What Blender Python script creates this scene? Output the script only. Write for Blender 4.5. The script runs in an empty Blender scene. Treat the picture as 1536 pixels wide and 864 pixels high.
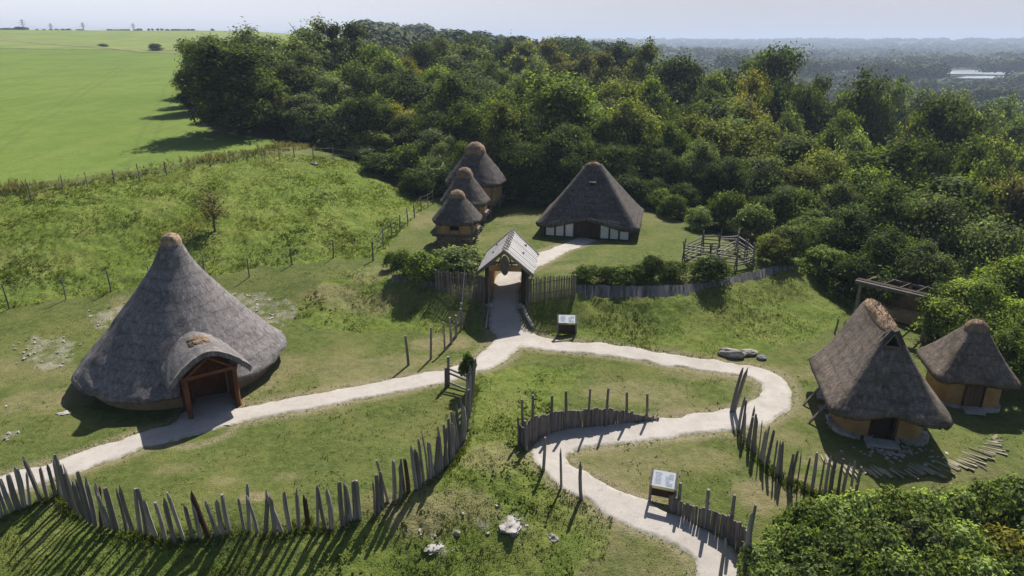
import bpy, math, random
import numpy as np
from mathutils import Vector, Matrix

# ------------------------------------------------------------------ camera, sky, sun, exposure
scene = bpy.context.scene
C = scene.collection
CAM_H, PITCH, FPX = 18.0, math.radians(19.9), 1024.0
cam = bpy.data.cameras.new('camera'); cam.lens = 24; cam.sensor_width = 36
cam.clip_start = 0.5; cam.clip_end = 20000
cam_o = bpy.data.objects.new('camera', cam); C.objects.link(cam_o)
cam_o.location = (0, 0, CAM_H); cam_o.rotation_euler = (math.pi/2 - PITCH, 0, 0)
scene.camera = cam_o

SUN_EL, SUN_AZ = math.radians(48), math.radians(20)       # azimuth measured from +Y towards +X
world = bpy.data.worlds.new('World'); scene.world = world; world.use_nodes = True
nt = world.node_tree; nt.nodes.clear()
sky = nt.nodes.new('ShaderNodeTexSky'); sky.sky_type = 'NISHITA'; sky.sun_disc = False
sky.sun_elevation = SUN_EL; sky.sun_rotation = SUN_AZ
sky.air_density = 1.0; sky.dust_density = 1.6; sky.ozone_density = 3.0; sky.altitude = 60
# a pale bank of haze low in the sky ahead, thinned behind the camera so shaded roofs stay dark, whiter towards the north-west
geo = nt.nodes.new('ShaderNodeTexCoord'); sep = nt.nodes.new('ShaderNodeSeparateXYZ'); nt.links.new(geo.outputs['Generated'], sep.inputs[0])
def mrange(sock, a, b, c, d):
    o = nt.nodes.new('ShaderNodeMapRange'); o.interpolation_type = 'SMOOTHSTEP'; nt.links.new(sock, o.inputs[0])
    for i, q in enumerate((a, b, c, d)): o.inputs[1+i].default_value = q
    return o.outputs[0]
west = nt.nodes.new('ShaderNodeMix'); west.data_type = 'RGBA'; nt.links.new(mrange(sep.outputs[0], -.62, .35, 0, 1), west.inputs[0])
west.inputs[6].default_value = (11.5, 11.7, 12.3, 1); west.inputs[7].default_value = (7.3, 7.25, 8.0, 1)
veil = nt.nodes.new('ShaderNodeMix'); veil.data_type = 'RGBA'
mul = nt.nodes.new('ShaderNodeMath'); mul.operation = 'MULTIPLY'; nt.links.new(mrange(sep.outputs[2], .03, .2, .92, .05), mul.inputs[0]); nt.links.new(mrange(sep.outputs[1], -.15, .45, .12, 1), mul.inputs[1])
nt.links.new(mul.outputs[0], veil.inputs[0]); nt.links.new(west.outputs[2], veil.inputs[7])
bg = nt.nodes.new('ShaderNodeBackground'); bg.inputs[1].default_value = 0.057
wo = nt.nodes.new('ShaderNodeOutputWorld')
nt.links.new(sky.outputs[0], veil.inputs[6]); nt.links.new(veil.outputs[2], bg.inputs[0])
nt.links.new(bg.outputs[0], wo.inputs[0])

sun = bpy.data.lights.new('sun', 'SUN'); sun.energy = 5.0; sun.angle = math.radians(0.55); sun.color = (1, .95, .87)
sun_o = bpy.data.objects.new('sun', sun); C.objects.link(sun_o)
sd = Vector((math.sin(SUN_AZ)*math.cos(SUN_EL), math.cos(SUN_AZ)*math.cos(SUN_EL), math.sin(SUN_EL)))
sun_o.rotation_euler = sd.to_track_quat('Z', 'Y').to_euler()
vs = scene.view_settings; vs.view_transform = 'Standard'; vs.look = 'None'; vs.gamma = 1; vs.use_curve_mapping = False
vs.exposure = 0.58
scene.cycles.max_bounces = 6; scene.cycles.volume_bounces = 0; scene.cycles.transparent_max_bounces = 4

rng = np.random.default_rng(7); random.seed(7)
R = math.radians

# ------------------------------------------------------------------ noise
def _h(ix, iy, s):
    n = (ix.astype(np.int64)*374761393 + iy.astype(np.int64)*668265263 + s*974634777) & 0xffffffff
    n = ((n ^ (n >> 13))*1274126177) & 0xffffffff
    return ((n ^ (n >> 16)) & 0xffff)/65535.0
def vnoise(x, y, s=0):
    x = np.asarray(x, float); y = np.asarray(y, float)
    ix = np.floor(x); iy = np.floor(y); fx = x-ix; fy = y-iy
    fx = fx*fx*(3-2*fx); fy = fy*fy*(3-2*fy)
    a = _h(ix, iy, s); b = _h(ix+1, iy, s); c = _h(ix, iy+1, s); d = _h(ix+1, iy+1, s)
    return (a*(1-fx)+b*fx)*(1-fy) + (c*(1-fx)+d*fx)*fy
def fbm(x, y, o=3, s=0):
    t = 0; a = 1; w = 0
    for i in range(o):
        t = t + a*vnoise(x*2**i + 17.3*i, y*2**i - 9.1*i, s+i); w += a; a *= .5
    return t/w - .5

# ------------------------------------------------------------------ pixel rays (photo pixels, 1536 x 864) -> places on the ground
def ray(px, py):
    a = (px-768)/FPX; b = (432-py)/FPX
    return np.array([a, math.cos(PITCH)+b*math.sin(PITCH), -math.sin(PITCH)+b*math.cos(PITCH)])
def atz(px, py, z):
    d = ray(px, py); t = (z-CAM_H)/d[2]; return np.array([d[0]*t, d[1]*t, z])
def atd(px, py, dist):                                   # point of that ray at forward distance dist
    d = ray(px, py); t = dist/d[1]; return np.array([d[0]*t, dist, CAM_H+d[2]*t])

CTRL = [  # photo pixel, height
 (0,864,-.7),(300,864,-.8),(600,864,-1.0),(750,864,-1.2),(900,864,-.8),(1080,850,-.6),(1300,864,-1.1),(1536,864,-1.4),
 (-350,900,-.6),(1900,900,-1.8),(768,1250,-1.6),(0,1300,-1.2),(1536,1300,-2),
 (0,778,.2),(83,743,.3),(143,786,.3),(260,810,.3),(400,800,.3),(498,792,.4),(560,770,.4),(630,735,.5),(690,670,.6),(705,590,.6),
 (100,690,.4),(300,650,.5),(450,720,.4),(600,640,.5),(550,560,.5),(0,640,.5),(100,560,.6),(650,540,.5),(270,530,.6),(-200,600,.6),(-250,760,.2),
 (740,640,.7),(740,720,.3),(740,780,-.3),(640,800,-.3),(850,790,-.5),(900,600,.3),(850,560,.4),
 (760,500,.5),(760,470,.9),(758,440,1.6),(765,410,2.),(1000,545,.2),(1170,580,.1),(1000,640,0),(830,665,.1),(850,700,0),(960,770,-.3),
 (1000,720,-.2),(1250,640,0),(1350,690,-.1),(1500,690,-.2),(1536,560,0),(1190,720,-.2),(1300,520,0),(1400,510,-.1),(1210,545,.1),(1700,560,-.3),(1750,700,-.4),
 (480,500,.7),(600,497,.6),(690,500,.6),(850,515,.5),(1000,530,.3),(1100,525,.3),(1200,505,.3),(1262,478,.3),
 (480,420,1.8),(600,428,2.),(690,440,2.),(830,445,2.),(960,446,2.),(1080,432,2.),(1160,412,2.),(1215,390,2.),(1262,405,1.2),(1275,440,.5),
 (830,480,.85),(960,488,.8),(1080,480,.8),(1180,452,.85),(1235,430,.9),(600,460,1.05),(540,455,1.05),(690,472,1.0),
 (600,400,2.),(700,370,2.),(850,370,2.),(1000,370,2.),(1100,370,2.),(700,315,2.1),(900,310,2.1),(1000,310,2.1),(780,292,2.2),(1180,360,1.6),
 (0,458,1.5),(100,445,1.5),(200,430,1.5),(300,415,1.6),(430,395,1.8),(500,385,2.),(560,388,2.),(600,350,2.2),(640,310,2.2),(-200,470,1.5),
 (60,510,.8),(380,450,.9),(450,475,.8),
 (0,400,2.6),(200,380,2.6),(400,340,3.3),(520,320,3.1),(600,300,2.7),(0,300,5.4),(150,278,5.6),(300,256,5.9),(430,239,6.1),(530,246,4.8),(590,272,3.2),(250,330,4.1),(100,350,3.8),(-250,330,5.2),
 (560,240,4.4),(640,270,2.6)]
POLAR = [  # degrees right of straight ahead, distance, height
 *[(a, d, 4.14+.03*d) for a in (-70,-48,-38,-28) for d in (90,130,200,300,450,757)],
 *[(a, d, 4.14+.03*d) for a in (-20,) for d in (110,150,220,300,450,757)],
 *[(a, d, z) for a in (-70,-48,-30,-20) for d, z in ((1000,25.5),(2000,18),(6500,10))],
 (-14,95,5.5),(-14,130,6.5),(-14,200,9),(-14,400,15),(-14,757,22),(-14,1500,18),(-14,6500,10),
 (-7,90,2.8),(-7,120,3.6),(-7,200,6.5),(-7,500,16),(-7,900,14),(-7,6500,10),
 (0,80,2.2),(0,130,2),(0,220,3),(0,400,5),(0,900,4),(0,6500,10),
 (6,80,2),(6,130,2),(6,300,8),(6,420,5),(6,900,-8),(6,6500,14),
 (14,75,1.4),(14,110,-1),(14,200,-7),(14,400,-20),(14,900,-25),(14,2500,-24),(14,4500,14),(14,6500,14),
 (22,60,.6),(22,90,-3.5),(22,200,-14),(22,400,-25),(22,1000,-25),(22,2500,-24),(22,4500,14),(22,6500,14),
 (32,55,-.5),(32,75,-4),(32,120,-10),(32,200,-19),(32,400,-25),(32,1000,-25),(32,1800,-24),(32,4500,14),(32,6500,14),
 (40,40,-.5),(45,60,-4),(45,150,-17),(45,400,-25),(45,1000,-25),(45,4500,14),(70,40,-3),(70,200,-20),(70,6500,0),
 (-70,20,0),(-70,45,1.5),(70,15,-2)]
P0 = [atz(*c) for c in CTRL] + [np.array([d*math.sin(R(a)), d*math.cos(R(a)), z]) for a, d, z in POLAR]
P0 = np.array(P0)
def _uv(x, y):
    r = np.maximum(np.hypot(x, y), 7.0)
    return np.arctan2(x, np.maximum(y, .001)), np.log(r)
_cu, _cv = _uv(P0[:, 0], P0[:, 1]); _n = len(P0); _c2 = .025**2
def _phi(du, dv): return np.sqrt(du*du + dv*dv + _c2)
_A = np.zeros((_n+3, _n+3))
_A[:_n, :_n] = _phi(_cu[:, None]-_cu[None], _cv[:, None]-_cv[None]) - np.eye(_n)*.0
_A[:_n, _n] = 1; _A[:_n, _n+1] = _cu; _A[:_n, _n+2] = _cv; _A[_n:, :_n] = _A[:_n, _n:].T
_W = np.linalg.lstsq(_A, np.concatenate([P0[:, 2], np.zeros(3)]), rcond=None)[0]
def G(x, y):
    x = np.asarray(x, float); y = np.asarray(y, float); sh = x.shape
    u, v = _uv(x.ravel(), y.ravel()); out = np.empty(u.shape)
    for i in range(0, len(u), 20000):
        s = slice(i, i+20000)
        out[s] = _phi(u[s, None]-_cu, v[s, None]-_cv) @ _W[:_n] + _W[_n] + _W[_n+1]*u[s] + _W[_n+2]*v[s]
    return np.clip(out, -26, 40).reshape(sh)
def g(x, y): return float(G(np.array([x]), np.array([y]))[0])
_T = np.concatenate([np.arange(8, 140, .25), np.geomspace(140, 6000, 500)])
def at(px, py):                                           # where that pixel's ray meets the ground
    d = ray(px, py); t = _T
    z = CAM_H + d[2]*t; h = G(d[0]*t, d[1]*t); k = np.argmax(z < h)
    if z[k] >= h[k]: return np.array([d[0]*900, d[1]*900, g(d[0]*900, d[1]*900)])
    if k == 0: k = 1
    a, b = t[k-1], t[k]
    for _ in range(18):
        m = (a+b)/2
        if CAM_H+d[2]*m < g(d[0]*m, d[1]*m): b = m
        else: a = m
    return np.array([d[0]*b, d[1]*b, g(d[0]*b, d[1]*b)])
def ats(pts): return np.array([at(*p) for p in pts])
def height_px(px, py, x, y):                              # height above the ground of a pixel's ray over (x, y)
    return atd(px, py, y)[2] - g(x, y)
# ------------------------------------------------------------------ object helpers
def tag(o, label=None, cat=None, group=None, kind=None):
    if label: o['label'] = label
    if cat: o['category'] = cat
    if group: o['group'] = group
    if kind: o['kind'] = kind
    return o
def empty(name, loc=(0, 0, 0), rz=0, label=None, cat=None, group=None):
    o = bpy.data.objects.new(name, None); C.objects.link(o); o.empty_display_size = .2
    o.location = loc; o.rotation_euler = (0, 0, rz); return tag(o, label, cat, group)
def link(name, me, parent=None, loc=None):
    o = bpy.data.objects.new(name, me); C.objects.link(o)
    if parent: o.parent = parent
    if loc is not None: o.location = loc
    return o
def np_mesh(name, co, faces, mat=None, smooth=False):
    """faces: (n,3) or (n,4) int array, or a list of lists"""
    me = bpy.data.meshes.new(name); co = np.asarray(co, np.float32)
    if isinstance(faces, np.ndarray):
        n, k = faces.shape
        me.vertices.add(len(co)); me.vertices.foreach_set('co', co.ravel())
        me.loops.add(n*k); me.loops.foreach_set('vertex_index', faces.ravel().astype(np.int32))
        me.polygons.add(n); me.polygons.foreach_set('loop_start', np.arange(0, n*k, k, dtype=np.int32))
        me.update(calc_edges=True)
    else:
        me.from_pydata(co.tolist(), [], faces); me.update()
    if smooth: me.polygons.foreach_set('use_smooth', np.ones(len(me.polygons), bool))
    if mat: me.materials.append(mat)
    return me
def vcol(me, name, rgba):
    a = me.color_attributes.new(name, 'FLOAT_COLOR', 'POINT')
    a.data.foreach_set('color', np.asarray(rgba, np.float32).ravel())
class MB:
    """collects boxes, poles and lofts into one mesh"""
    def __init__(s): s.v = []; s.f = []
    def add(s, v, f):
        k = len(s.v); s.v += [tuple(map(float, p)) for p in v]; s.f += [[i+k for i in q] for q in f]; return s
    def box(s, c, size, rz=0, rx=0, ry=0, j=0):
        m = Matrix.Translation(c) @ Matrix.Rotation(rz, 4, 'Z') @ Matrix.Rotation(ry, 4, 'Y') @ Matrix.Rotation(rx, 4, 'X')
        v = []
        for i in range(8):
            p = Vector(((i & 1)-.5, (i >> 1 & 1)-.5, (i >> 2)-.5))
            q = Vector((p.x*size[0], p.y*size[1], p.z*size[2])) + Vector((random.uniform(-j, j), random.uniform(-j, j), random.uniform(-j, j)))
            v.append(m @ q)
        return s.add(v, [[0, 2, 3, 1], [4, 5, 7, 6], [0, 1, 5, 4], [2, 6, 7, 3], [0, 4, 6, 2], [1, 3, 7, 5]])
    def beam(s, a, b, w, h=None, j=0):
        a = Vector(a); b = Vector(b); d = b-a; h = h or w
        z = Vector((0, 0, 1)) if abs(d.normalized().z) < .95 else Vector((0, 1, 0))
        x = d.normalized().cross(z).normalized(); y = x.cross(d.normalized())
        v = []
        for p in (a, b):
            for sx, sy in ((-1, -1), (1, -1), (1, 1), (-1, 1)):
                v.append(p + x*(sx*w/2+random.uniform(-j, j)) + y*(sy*h/2+random.uniform(-j, j)))
        return s.add(v, [[0, 1, 2, 3], [7, 6, 5, 4], [0, 4, 5, 1], [1, 5, 6, 2], [2, 6, 7, 3], [3, 7, 4, 0]])
    def pole(s, pts, rad, n=7, j=.0, cap=True):
        pts = [Vector(p) for p in pts]; v = []; f = []
        for i, p in enumerate(pts):
            d = (pts[min(i+1, len(pts)-1)]-pts[max(i-1, 0)]).normalized()
            z = Vector((0, 0, 1)) if abs(d.z) < .9 else Vector((1, 0, 0))
            x = d.cross(z).normalized(); y = d.cross(x)
            for k in range(n):
                t = 2*math.pi*k/n; r = rad[i]*(1+random.uniform(-j, j)); v.append(p+x*(math.cos(t)*r)+y*(math.sin(t)*r))
        for i in range(len(pts)-1):
            for k in range(n):
                a = i*n+k; b = i*n+(k+1) % n; f.append([a, a+n, b+n, b])
        if cap: f.append(list(range(n))); f.append(list(range((len(pts)-1)*n, len(pts)*n))[::-1])
        return s.add(v, f)
    def mesh(s, name, mat=None, smooth=False):
        me = np_mesh(name, s.v, s.f, mat, smooth)
        import bmesh
        bm = bmesh.new(); bm.from_mesh(me); bmesh.ops.recalc_face_normals(bm, faces=bm.faces); bm.to_mesh(me); bm.free()
        return me
    def obj(s, name, mat, parent=None, smooth=False, loc=None):
        return link(name, s.mesh(name, mat, smooth), parent, loc)

# ------------------------------------------------------------------ material helpers
class NT:
    def __init__(s, name):
        s.m = bpy.data.materials.new(name); s.m.use_nodes = True; s.t = s.m.node_tree; s.t.nodes.clear()
        s.out = s.n('ShaderNodeOutputMaterial')
    def n(s, t, **k):
        o = s.t.nodes.new(t)
        for a, b in k.items(): setattr(o, a, b)
        return o
    def l(s, a, b): s.t.links.new(a, b)
    def coord(s, kind='Object', scale=(1, 1, 1)):
        c = s.n('ShaderNodeTexCoord'); m = s.n('ShaderNodeMapping'); m.inputs[3].default_value = scale
        s.l(c.outputs[kind], m.inputs[0]); return m.outputs[0]
    def noise(s, vec, scale, detail=3, rough=.55, out=0):
        o = s.n('ShaderNodeTexNoise'); o.inputs['Scale'].default_value = scale; o.inputs['Detail'].default_value = detail
        o.inputs['Roughness'].default_value = rough
        if vec is not None: s.l(vec, o.inputs['Vector'])
        return o.outputs[out]
    def ramp(s, fac, lo, hi, a=0., b=1.):
        o = s.n('ShaderNodeMapRange'); o.interpolation_type = 'SMOOTHSTEP'
        s.l(fac, o.inputs[0])
        for i, x in enumerate((lo, hi, a, b)): o.inputs[1+i].default_value = x
        return o.outputs[0]
    def mix(s, fac, a, b, mode='MIX'):
        o = s.n('ShaderNodeMix', data_type='RGBA', blend_type=mode)
        for i, x in ((0, fac), (6, a), (7, b)):
            if hasattr(x, 'links'): s.l(x, o.inputs[i])
            elif i == 0: o.inputs[0].default_value = x
            else: o.inputs[i].default_value = (*x, 1) if len(x) == 3 else x
        return o.outputs[2]
    def math(s, op, a, b=0.):
        o = s.n('ShaderNodeMath', operation=op)
        for i, x in enumerate((a, b)):
            if hasattr(x, 'links'): s.l(x, o.inputs[i])
            else: o.inputs[i].default_value = x
        return o.outputs[0]
    def attr(s, name):
        o = s.n('ShaderNodeAttribute'); o.attribute_name = name
        q = s.n('ShaderNodeSeparateColor'); s.l(o.outputs['Color'], q.inputs[0]); return o.outputs['Color'], q.outputs, o.outputs['Alpha']
    def bump(s, h, strength=.5, dist=.05):
        o = s.n('ShaderNodeBump'); o.inputs['Strength'].default_value = strength; o.inputs['Distance'].default_value = dist
        s.l(h, o.inputs['Height']); return o.outputs[0]
    def done(s, col, rough=.9, normal=None, spec=.2):
        b = s.n('ShaderNodeBsdfPrincipled')
        if hasattr(col, 'links'): s.l(col, b.inputs['Base Color'])
        else: b.inputs['Base Color'].default_value = (*col, 1)
        b.inputs['Roughness'].default_value = rough; b.inputs['Specular IOR Level'].default_value = spec
        if normal is not None: s.l(normal, b.inputs['Normal'])
        s.l(b.outputs[0], s.out.inputs[0]); return s.m

def wood_mat(name, a, b, grain=(14, 14, 1.2), bump=.5, rnd=.25, vertical=True):
    """weathered wood: grain along local Z, colour differing from object to object"""
    k = NT(name); v = k.coord('Object', grain); w = k.coord('Object', (1, 1, 1))
    n1 = k.noise(v, 1.6, 4, .6); n2 = k.noise(w, 1.1, 3)
    c = k.mix(k.ramp(n1, .3, .7), a, b)
    c = k.mix(k.ramp(n2, .35, .75, 0, .5), c, tuple(x*.5 for x in a))
    oi = k.n('ShaderNodeObjectInfo')
    hs = k.n('ShaderNodeHueSaturation'); k.l(c, hs.inputs['Color'])
    k.l(k.ramp(oi.outputs['Random'], 0, 1, 1-rnd, 1+rnd), hs.inputs['Value'])
    return k.done(hs.outputs[0], .88, k.bump(n1, bump, .03))

def thatch_mat(name, a, b, moss=None, scale=1.0):
    k = NT(name); v = k.coord('Object')
    n1 = k.noise(k.coord('Object', (11*scale, 11*scale, 1.3*scale)), 1.5, 5, .72)
    n2 = k.noise(v, .7, 4, .6); n3 = k.noise(v, 22, 2, .6); n4 = k.noise(k.coord('Object', (3.4, 3.4, .3)), 1.4, 4, .65)
    c = k.mix(k.ramp(n1, .33, .68), a, b)
    c = k.mix(k.ramp(n2, .42, .68, 0, .5), c, tuple(x*.5 for x in a))
    sx = k.n('ShaderNodeSeparateXYZ'); k.l(v, sx.inputs[0]); cs = k.math('FRACT', k.math('ADD', k.math('MULTIPLY', sx.outputs[2], 2.1), k.math('MULTIPLY', n2, 1.6)))
    c = k.mix(k.ramp(cs, .7, .98, 0, .42), c, tuple(x*.5 for x in a))
    c = k.mix(k.ramp(n4, .48, .7, 0, .6), c, tuple(min(1, x*1.35) for x in b)); c = k.mix(k.ramp(n4, .3, .45, .45, 0), c, tuple(x*.5 for x in a))
    if moss: c = k.mix(k.ramp(k.noise(v, 1.3, 4, .6), .56, .7, 0, .6), c, moss)
    return k.done(c, .95, k.bump(k.math('ADD', n1, k.math('MULTIPLY', n3, .8)), .55, .05), .1)

def daub_mat(name, a, b):
    k = NT(name); v = k.coord('Object'); n = k.noise(v, 1.4, 5, .6); n2 = k.noise(v, 12, 4)
    c = k.mix(k.ramp(n, .3, .7), a, b); c = k.mix(k.ramp(n2, .55, .75, 0, .35), c, tuple(x*.6 for x in a))
    return k.done(c, .95, k.bump(n2, .4, .03))

# ------------------------------------------------------------------ zones on the ground
def poly_px(pts): return ats(pts)[:, :2]
def inside(poly, x, y):
    r = np.zeros(x.shape, bool); n = len(poly)
    for i in range(n):
        (x1, y1), (x2, y2) = poly[i], poly[(i+1) % n]
        if y1 == y2: continue
        r ^= ((y1 > y) != (y2 > y)) & (x < (x2-x1)*(y-y1)/(y2-y1)+x1)
    return r
ROUGH = [poly_px(p) for p in (
  [(-150,475),(0,462),(100,449),(200,433),(300,417),(430,397),(500,386),(560,386),(600,350),(640,308),(615,285),(570,258),(530,242),(450,232),(300,250),(150,272),(0,294),(-300,330)],
  [(795,452),(790,470),(830,505),(900,520),(1000,533),(1080,538),(1200,512),(1262,482),(1280,430),(1265,402),(1210,386),(1160,408),(1080,430),(960,446),(850,448)],
  [(735,450),(738,490),(690,500),(560,498),(470,490),(440,470),(480,418),(560,400),(620,428),(690,440)],
  [(715,560),(800,545),(870,560),(830,620),(790,660),(800,700),(850,740),(920,775),(900,830),(820,900),(560,900),(540,800),(600,762),(650,732),(690,690),(712,640)],
  [(-80,790),(0,790),(90,755),(140,795),(260,818),(400,808),(500,800),(560,782),(560,900),(-150,910)])]
FIELD = [atd(-900,300,40)[:2]] ; 
FIELD = np.array([(-400, 20), *[tuple(p) for p in poly_px([(-300,318),(0,281),(150,262),(300,242),(400,222),(450,215),(380,206),(320,200),(285,165),(265,140)])], (-40, 160), (-95, 300), (-330, 290), (-700, 250)])
FIELD2 = np.array([(-700, 255), (-330, 296), (-92, 306), (-60, 330), (-100, 800), (-1400, 800), (-1400, 255)])
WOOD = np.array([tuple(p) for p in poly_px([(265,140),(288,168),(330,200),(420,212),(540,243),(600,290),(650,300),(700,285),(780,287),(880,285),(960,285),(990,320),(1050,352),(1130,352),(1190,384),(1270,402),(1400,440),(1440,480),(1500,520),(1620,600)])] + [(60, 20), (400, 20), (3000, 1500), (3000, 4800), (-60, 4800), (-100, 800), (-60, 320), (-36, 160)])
CHALK = [poly_px(p) for p in (
  [(30,515),(75,500),(112,515),(115,540),(60,556),(35,545)], [(335,440),(400,438),(445,462),(425,492),(370,470)],
  [(0,612),(22,610),(20,620),(0,622)], [(0,650),(34,645),(30,655),(0,665)], [(130,470),(190,458),(200,478),(150,492)],
  [(745,770),(775,768),(795,800),(765,815)], [(632,812),(672,808),(668,832),(640,834)], [(690,785),(735,780),(740,800),(700,805)])]
ELL = lambda px, py, rx, ry, k: (at(px, py), rx, ry, k)
DRY = [ELL(*p) for p in ((1180,740,2.4,1.2,.8),(1240,690,1.2,.8,.5),(1050,690,2,1.,.5),(900,680,1.2,.6,.5),(1040,560,2,.8,.5),(640,770,2.5,.9,.7),
   (590,540,2.2,1.2,.5),(660,515,2.4,1.2,.7),(380,745,.7,.4,.9),(265,705,1.,.6,.5),(330,720,.8,.4,.6),(430,715,.8,.4,.5),(130,590,1.6,1.4,.8),(60,600,2,1.5,.5),
   (780,330,3,1.6,.4),(830,390,2,1.,.35),(640,330,2,3,.5),(1210,560,3,1.,.4),(1280,560,2,2,.4),(960,590,3,1.4,.5),(1150,660,2,1,.5),(560,410,2,2,.5),(1230,620,1.6,1.2,.4),(1470,720,3,1,.3),
   (690,300,2,2,.4),(1000,330,3,2,.3),(740,690,1.4,1.,.6),(690,760,1.5,.8,.6),(850,400,2,1,.4),(560,455,3,1.2,.5),(500,440,2.5,1,.6))]
def zones(x, y):
    """rough, field, far field, wood, chalk, dry: 0..1 each"""
    r = np.hypot(x, y); am = np.clip(r*.02, .3, 8)
    jx = x + am*fbm(x/am*.6, y/am*.6, 3, 11)*1.6; jy = y + am*fbm(x/am*.6, y/am*.6, 3, 23)*1.6
    z = np.zeros((6,)+x.shape)
    for i, p in enumerate(ROUGH): z[0] = np.maximum(z[0], inside(p, jx, jy)*(1 if i == 0 else .62))
    fx = x + (jx-x)*.25; fy = y + (jy-y)*.25
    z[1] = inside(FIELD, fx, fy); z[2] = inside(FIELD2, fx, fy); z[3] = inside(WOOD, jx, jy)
    for p in CHALK:
        cx, cy = p.mean(0); s = 1.0
        z[4] = np.maximum(z[4], inside(p, x+fbm(x*1.3, y*1.3, 3, 5)*1.4, y+fbm(x*1.3, y*1.3, 3, 6)*1.4)*np.clip(.38+fbm(x*2.6, y*2.6, 4, 9)*2.6, .0, .85))
    for c, rx, ry, k in DRY:
        q = ((x-c[0])/rx)**2 + ((y-c[1])/ry)**2
        z[5] = np.maximum(z[5], k*np.clip(1.3-q+fbm(x*.9, y*.9, 4, 31)*2.2, 0, 1))
    z[5] = np.maximum(z[5], np.clip(fbm(x*.23, y*.23, 4, 77)*3-.25, 0, .55)*(z[1] == 0)*(z[2] == 0)*(1-.7*z[0]))
    return z

# ------------------------------------------------------------------ paths (photo pixels, half width in metres)
PATH_MAIN = [(884,358,1.0),(862,366,.95),(835,376,.95),(808,390,1.0),(785,402,1.05),(766,412,1.05),(759,430,1.08),(757,448,1.1),(757,470,1.15),(762,492,1.25),(785,508,1.2),(815,515,1.0),(850,519,.85),(930,527,.8),(1000,538,.8),(1070,549,.8),
   (1120,556,.85),(1152,566,.9),(1166,582,.9),(1162,602,.9),(1135,620,.95),(1085,631,.95),(1000,641,.9),(930,649,.9),(870,656,.95),(833,668,1.),(826,686,.85),(848,710,.8),(890,735,.8),(940,762,.85),(1000,786,.9),(1045,810,.95),(1075,840,1.0),(1090,875,1.05),(1095,920,1.1)]
PATH_SIDE = [(770,506,.9),(752,522,1.),(735,538,.95),(690,556,.8),(600,577,.85),(520,591,.85),(440,607,.9),(340,627,.85),(240,653,.85),(180,672,.85),(110,696,.8),(50,715,.85),(0,730,.9),(-90,758,1.0)]
PATH_PORCH = [(322,592,1.15),(320,606,1.2),(310,624,1.35),(300,640,1.6)]
def spline(pts, step=.18):
    w = ats([(p[0], p[1]) for p in pts])[:, :2]; hw = np.array([p[2] for p in pts])
    P = np.column_stack([w, hw]); out = []
    for i in range(len(P)-1):
        p0 = P[max(i-1, 0)]; p1 = P[i]; p2 = P[i+1]; p3 = P[min(i+2, len(P)-1)]
        n = max(2, int(np.hypot(*(p2-p1)[:2])/step))
        for t in np.arange(n)/n:
            out.append(.5*((2*p1)+(-p0+p2)*t+(2*p0-5*p1+4*p2-p3)*t*t+(-p0+3*p1-3*p2+p3)*t**3))
    out.append(P[-1]); return np.array(out)
PATHS = [spline(PATH_MAIN), spline(PATH_SIDE), spline(PATH_PORCH)]
_PP = np.concatenate(PATHS)
def path_gap(x, y):
    """distance beyond the nearest path's edge (negative inside)"""
    x = np.asarray(x, float); y = np.asarray(y, float); out = np.full(x.shape, 99.)
    k = np.nonzero((np.abs(x) < 40) & (y > 12) & (y < 65))[0]
    for i in range(0, len(k), 4000):
        s = k[i:i+4000]
        out[s] = (np.hypot(x[s, None]-_PP[None, ::2, 0], y[s, None]-_PP[None, ::2, 1])-_PP[None, ::2, 2]).min(1)
    return out
def relief(x, y, z):
    r = np.hypot(x, y)
    lump = fbm(x*.8, y*.8, 4, 41)*.5*z[0] + fbm(x*2.1, y*2.1, 3, 43)*.26*z[0] + fbm(x*.5, y*.5, 3, 47)*.10*(1-z[0]) + z[4]*(.04+fbm(x*3, y*3, 2, 49)*.12)
    return lump*np.clip(200/r-.5, 0, 1)

# ------------------------------------------------------------------ the ground: one sheet out to the horizon
na = 700; ua = np.concatenate([np.linspace(-80, -40, 50)[:-1], np.linspace(-40, 40, na), np.linspace(40, 80, 50)[1:]])*math.pi/180
ra = np.concatenate([np.linspace(6, 16, 14)[:-1], np.geomspace(16, 80, 330)[:-1], np.geomspace(80, 400, 150)[:-1], np.geomspace(400, 6100, 110)])
U, V = np.meshgrid(ua, ra); gx = (V*np.sin(U)).ravel(); gy = (V*np.cos(U)).ravel()
gz = G(gx, gy); Z = zones(gx, gy); gap = path_gap(gx, gy)
near = np.clip(gap/.7, 0, 1)
Z[0] *= np.clip(gap*2, 0, 1)
gz = gz + relief(gx, gy, Z)*near - np.clip(.6-gap*2.2, 0, 1)*.05
nr, ncol = U.shape
ii = (np.arange(nr-1)[:, None]*ncol + np.arange(ncol-1)[None]).ravel()
F = np.column_stack([ii, ii+1, ii+ncol+1, ii+ncol])
worn = np.clip(1-np.abs(gap-.1)/.5, 0, 1)

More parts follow.
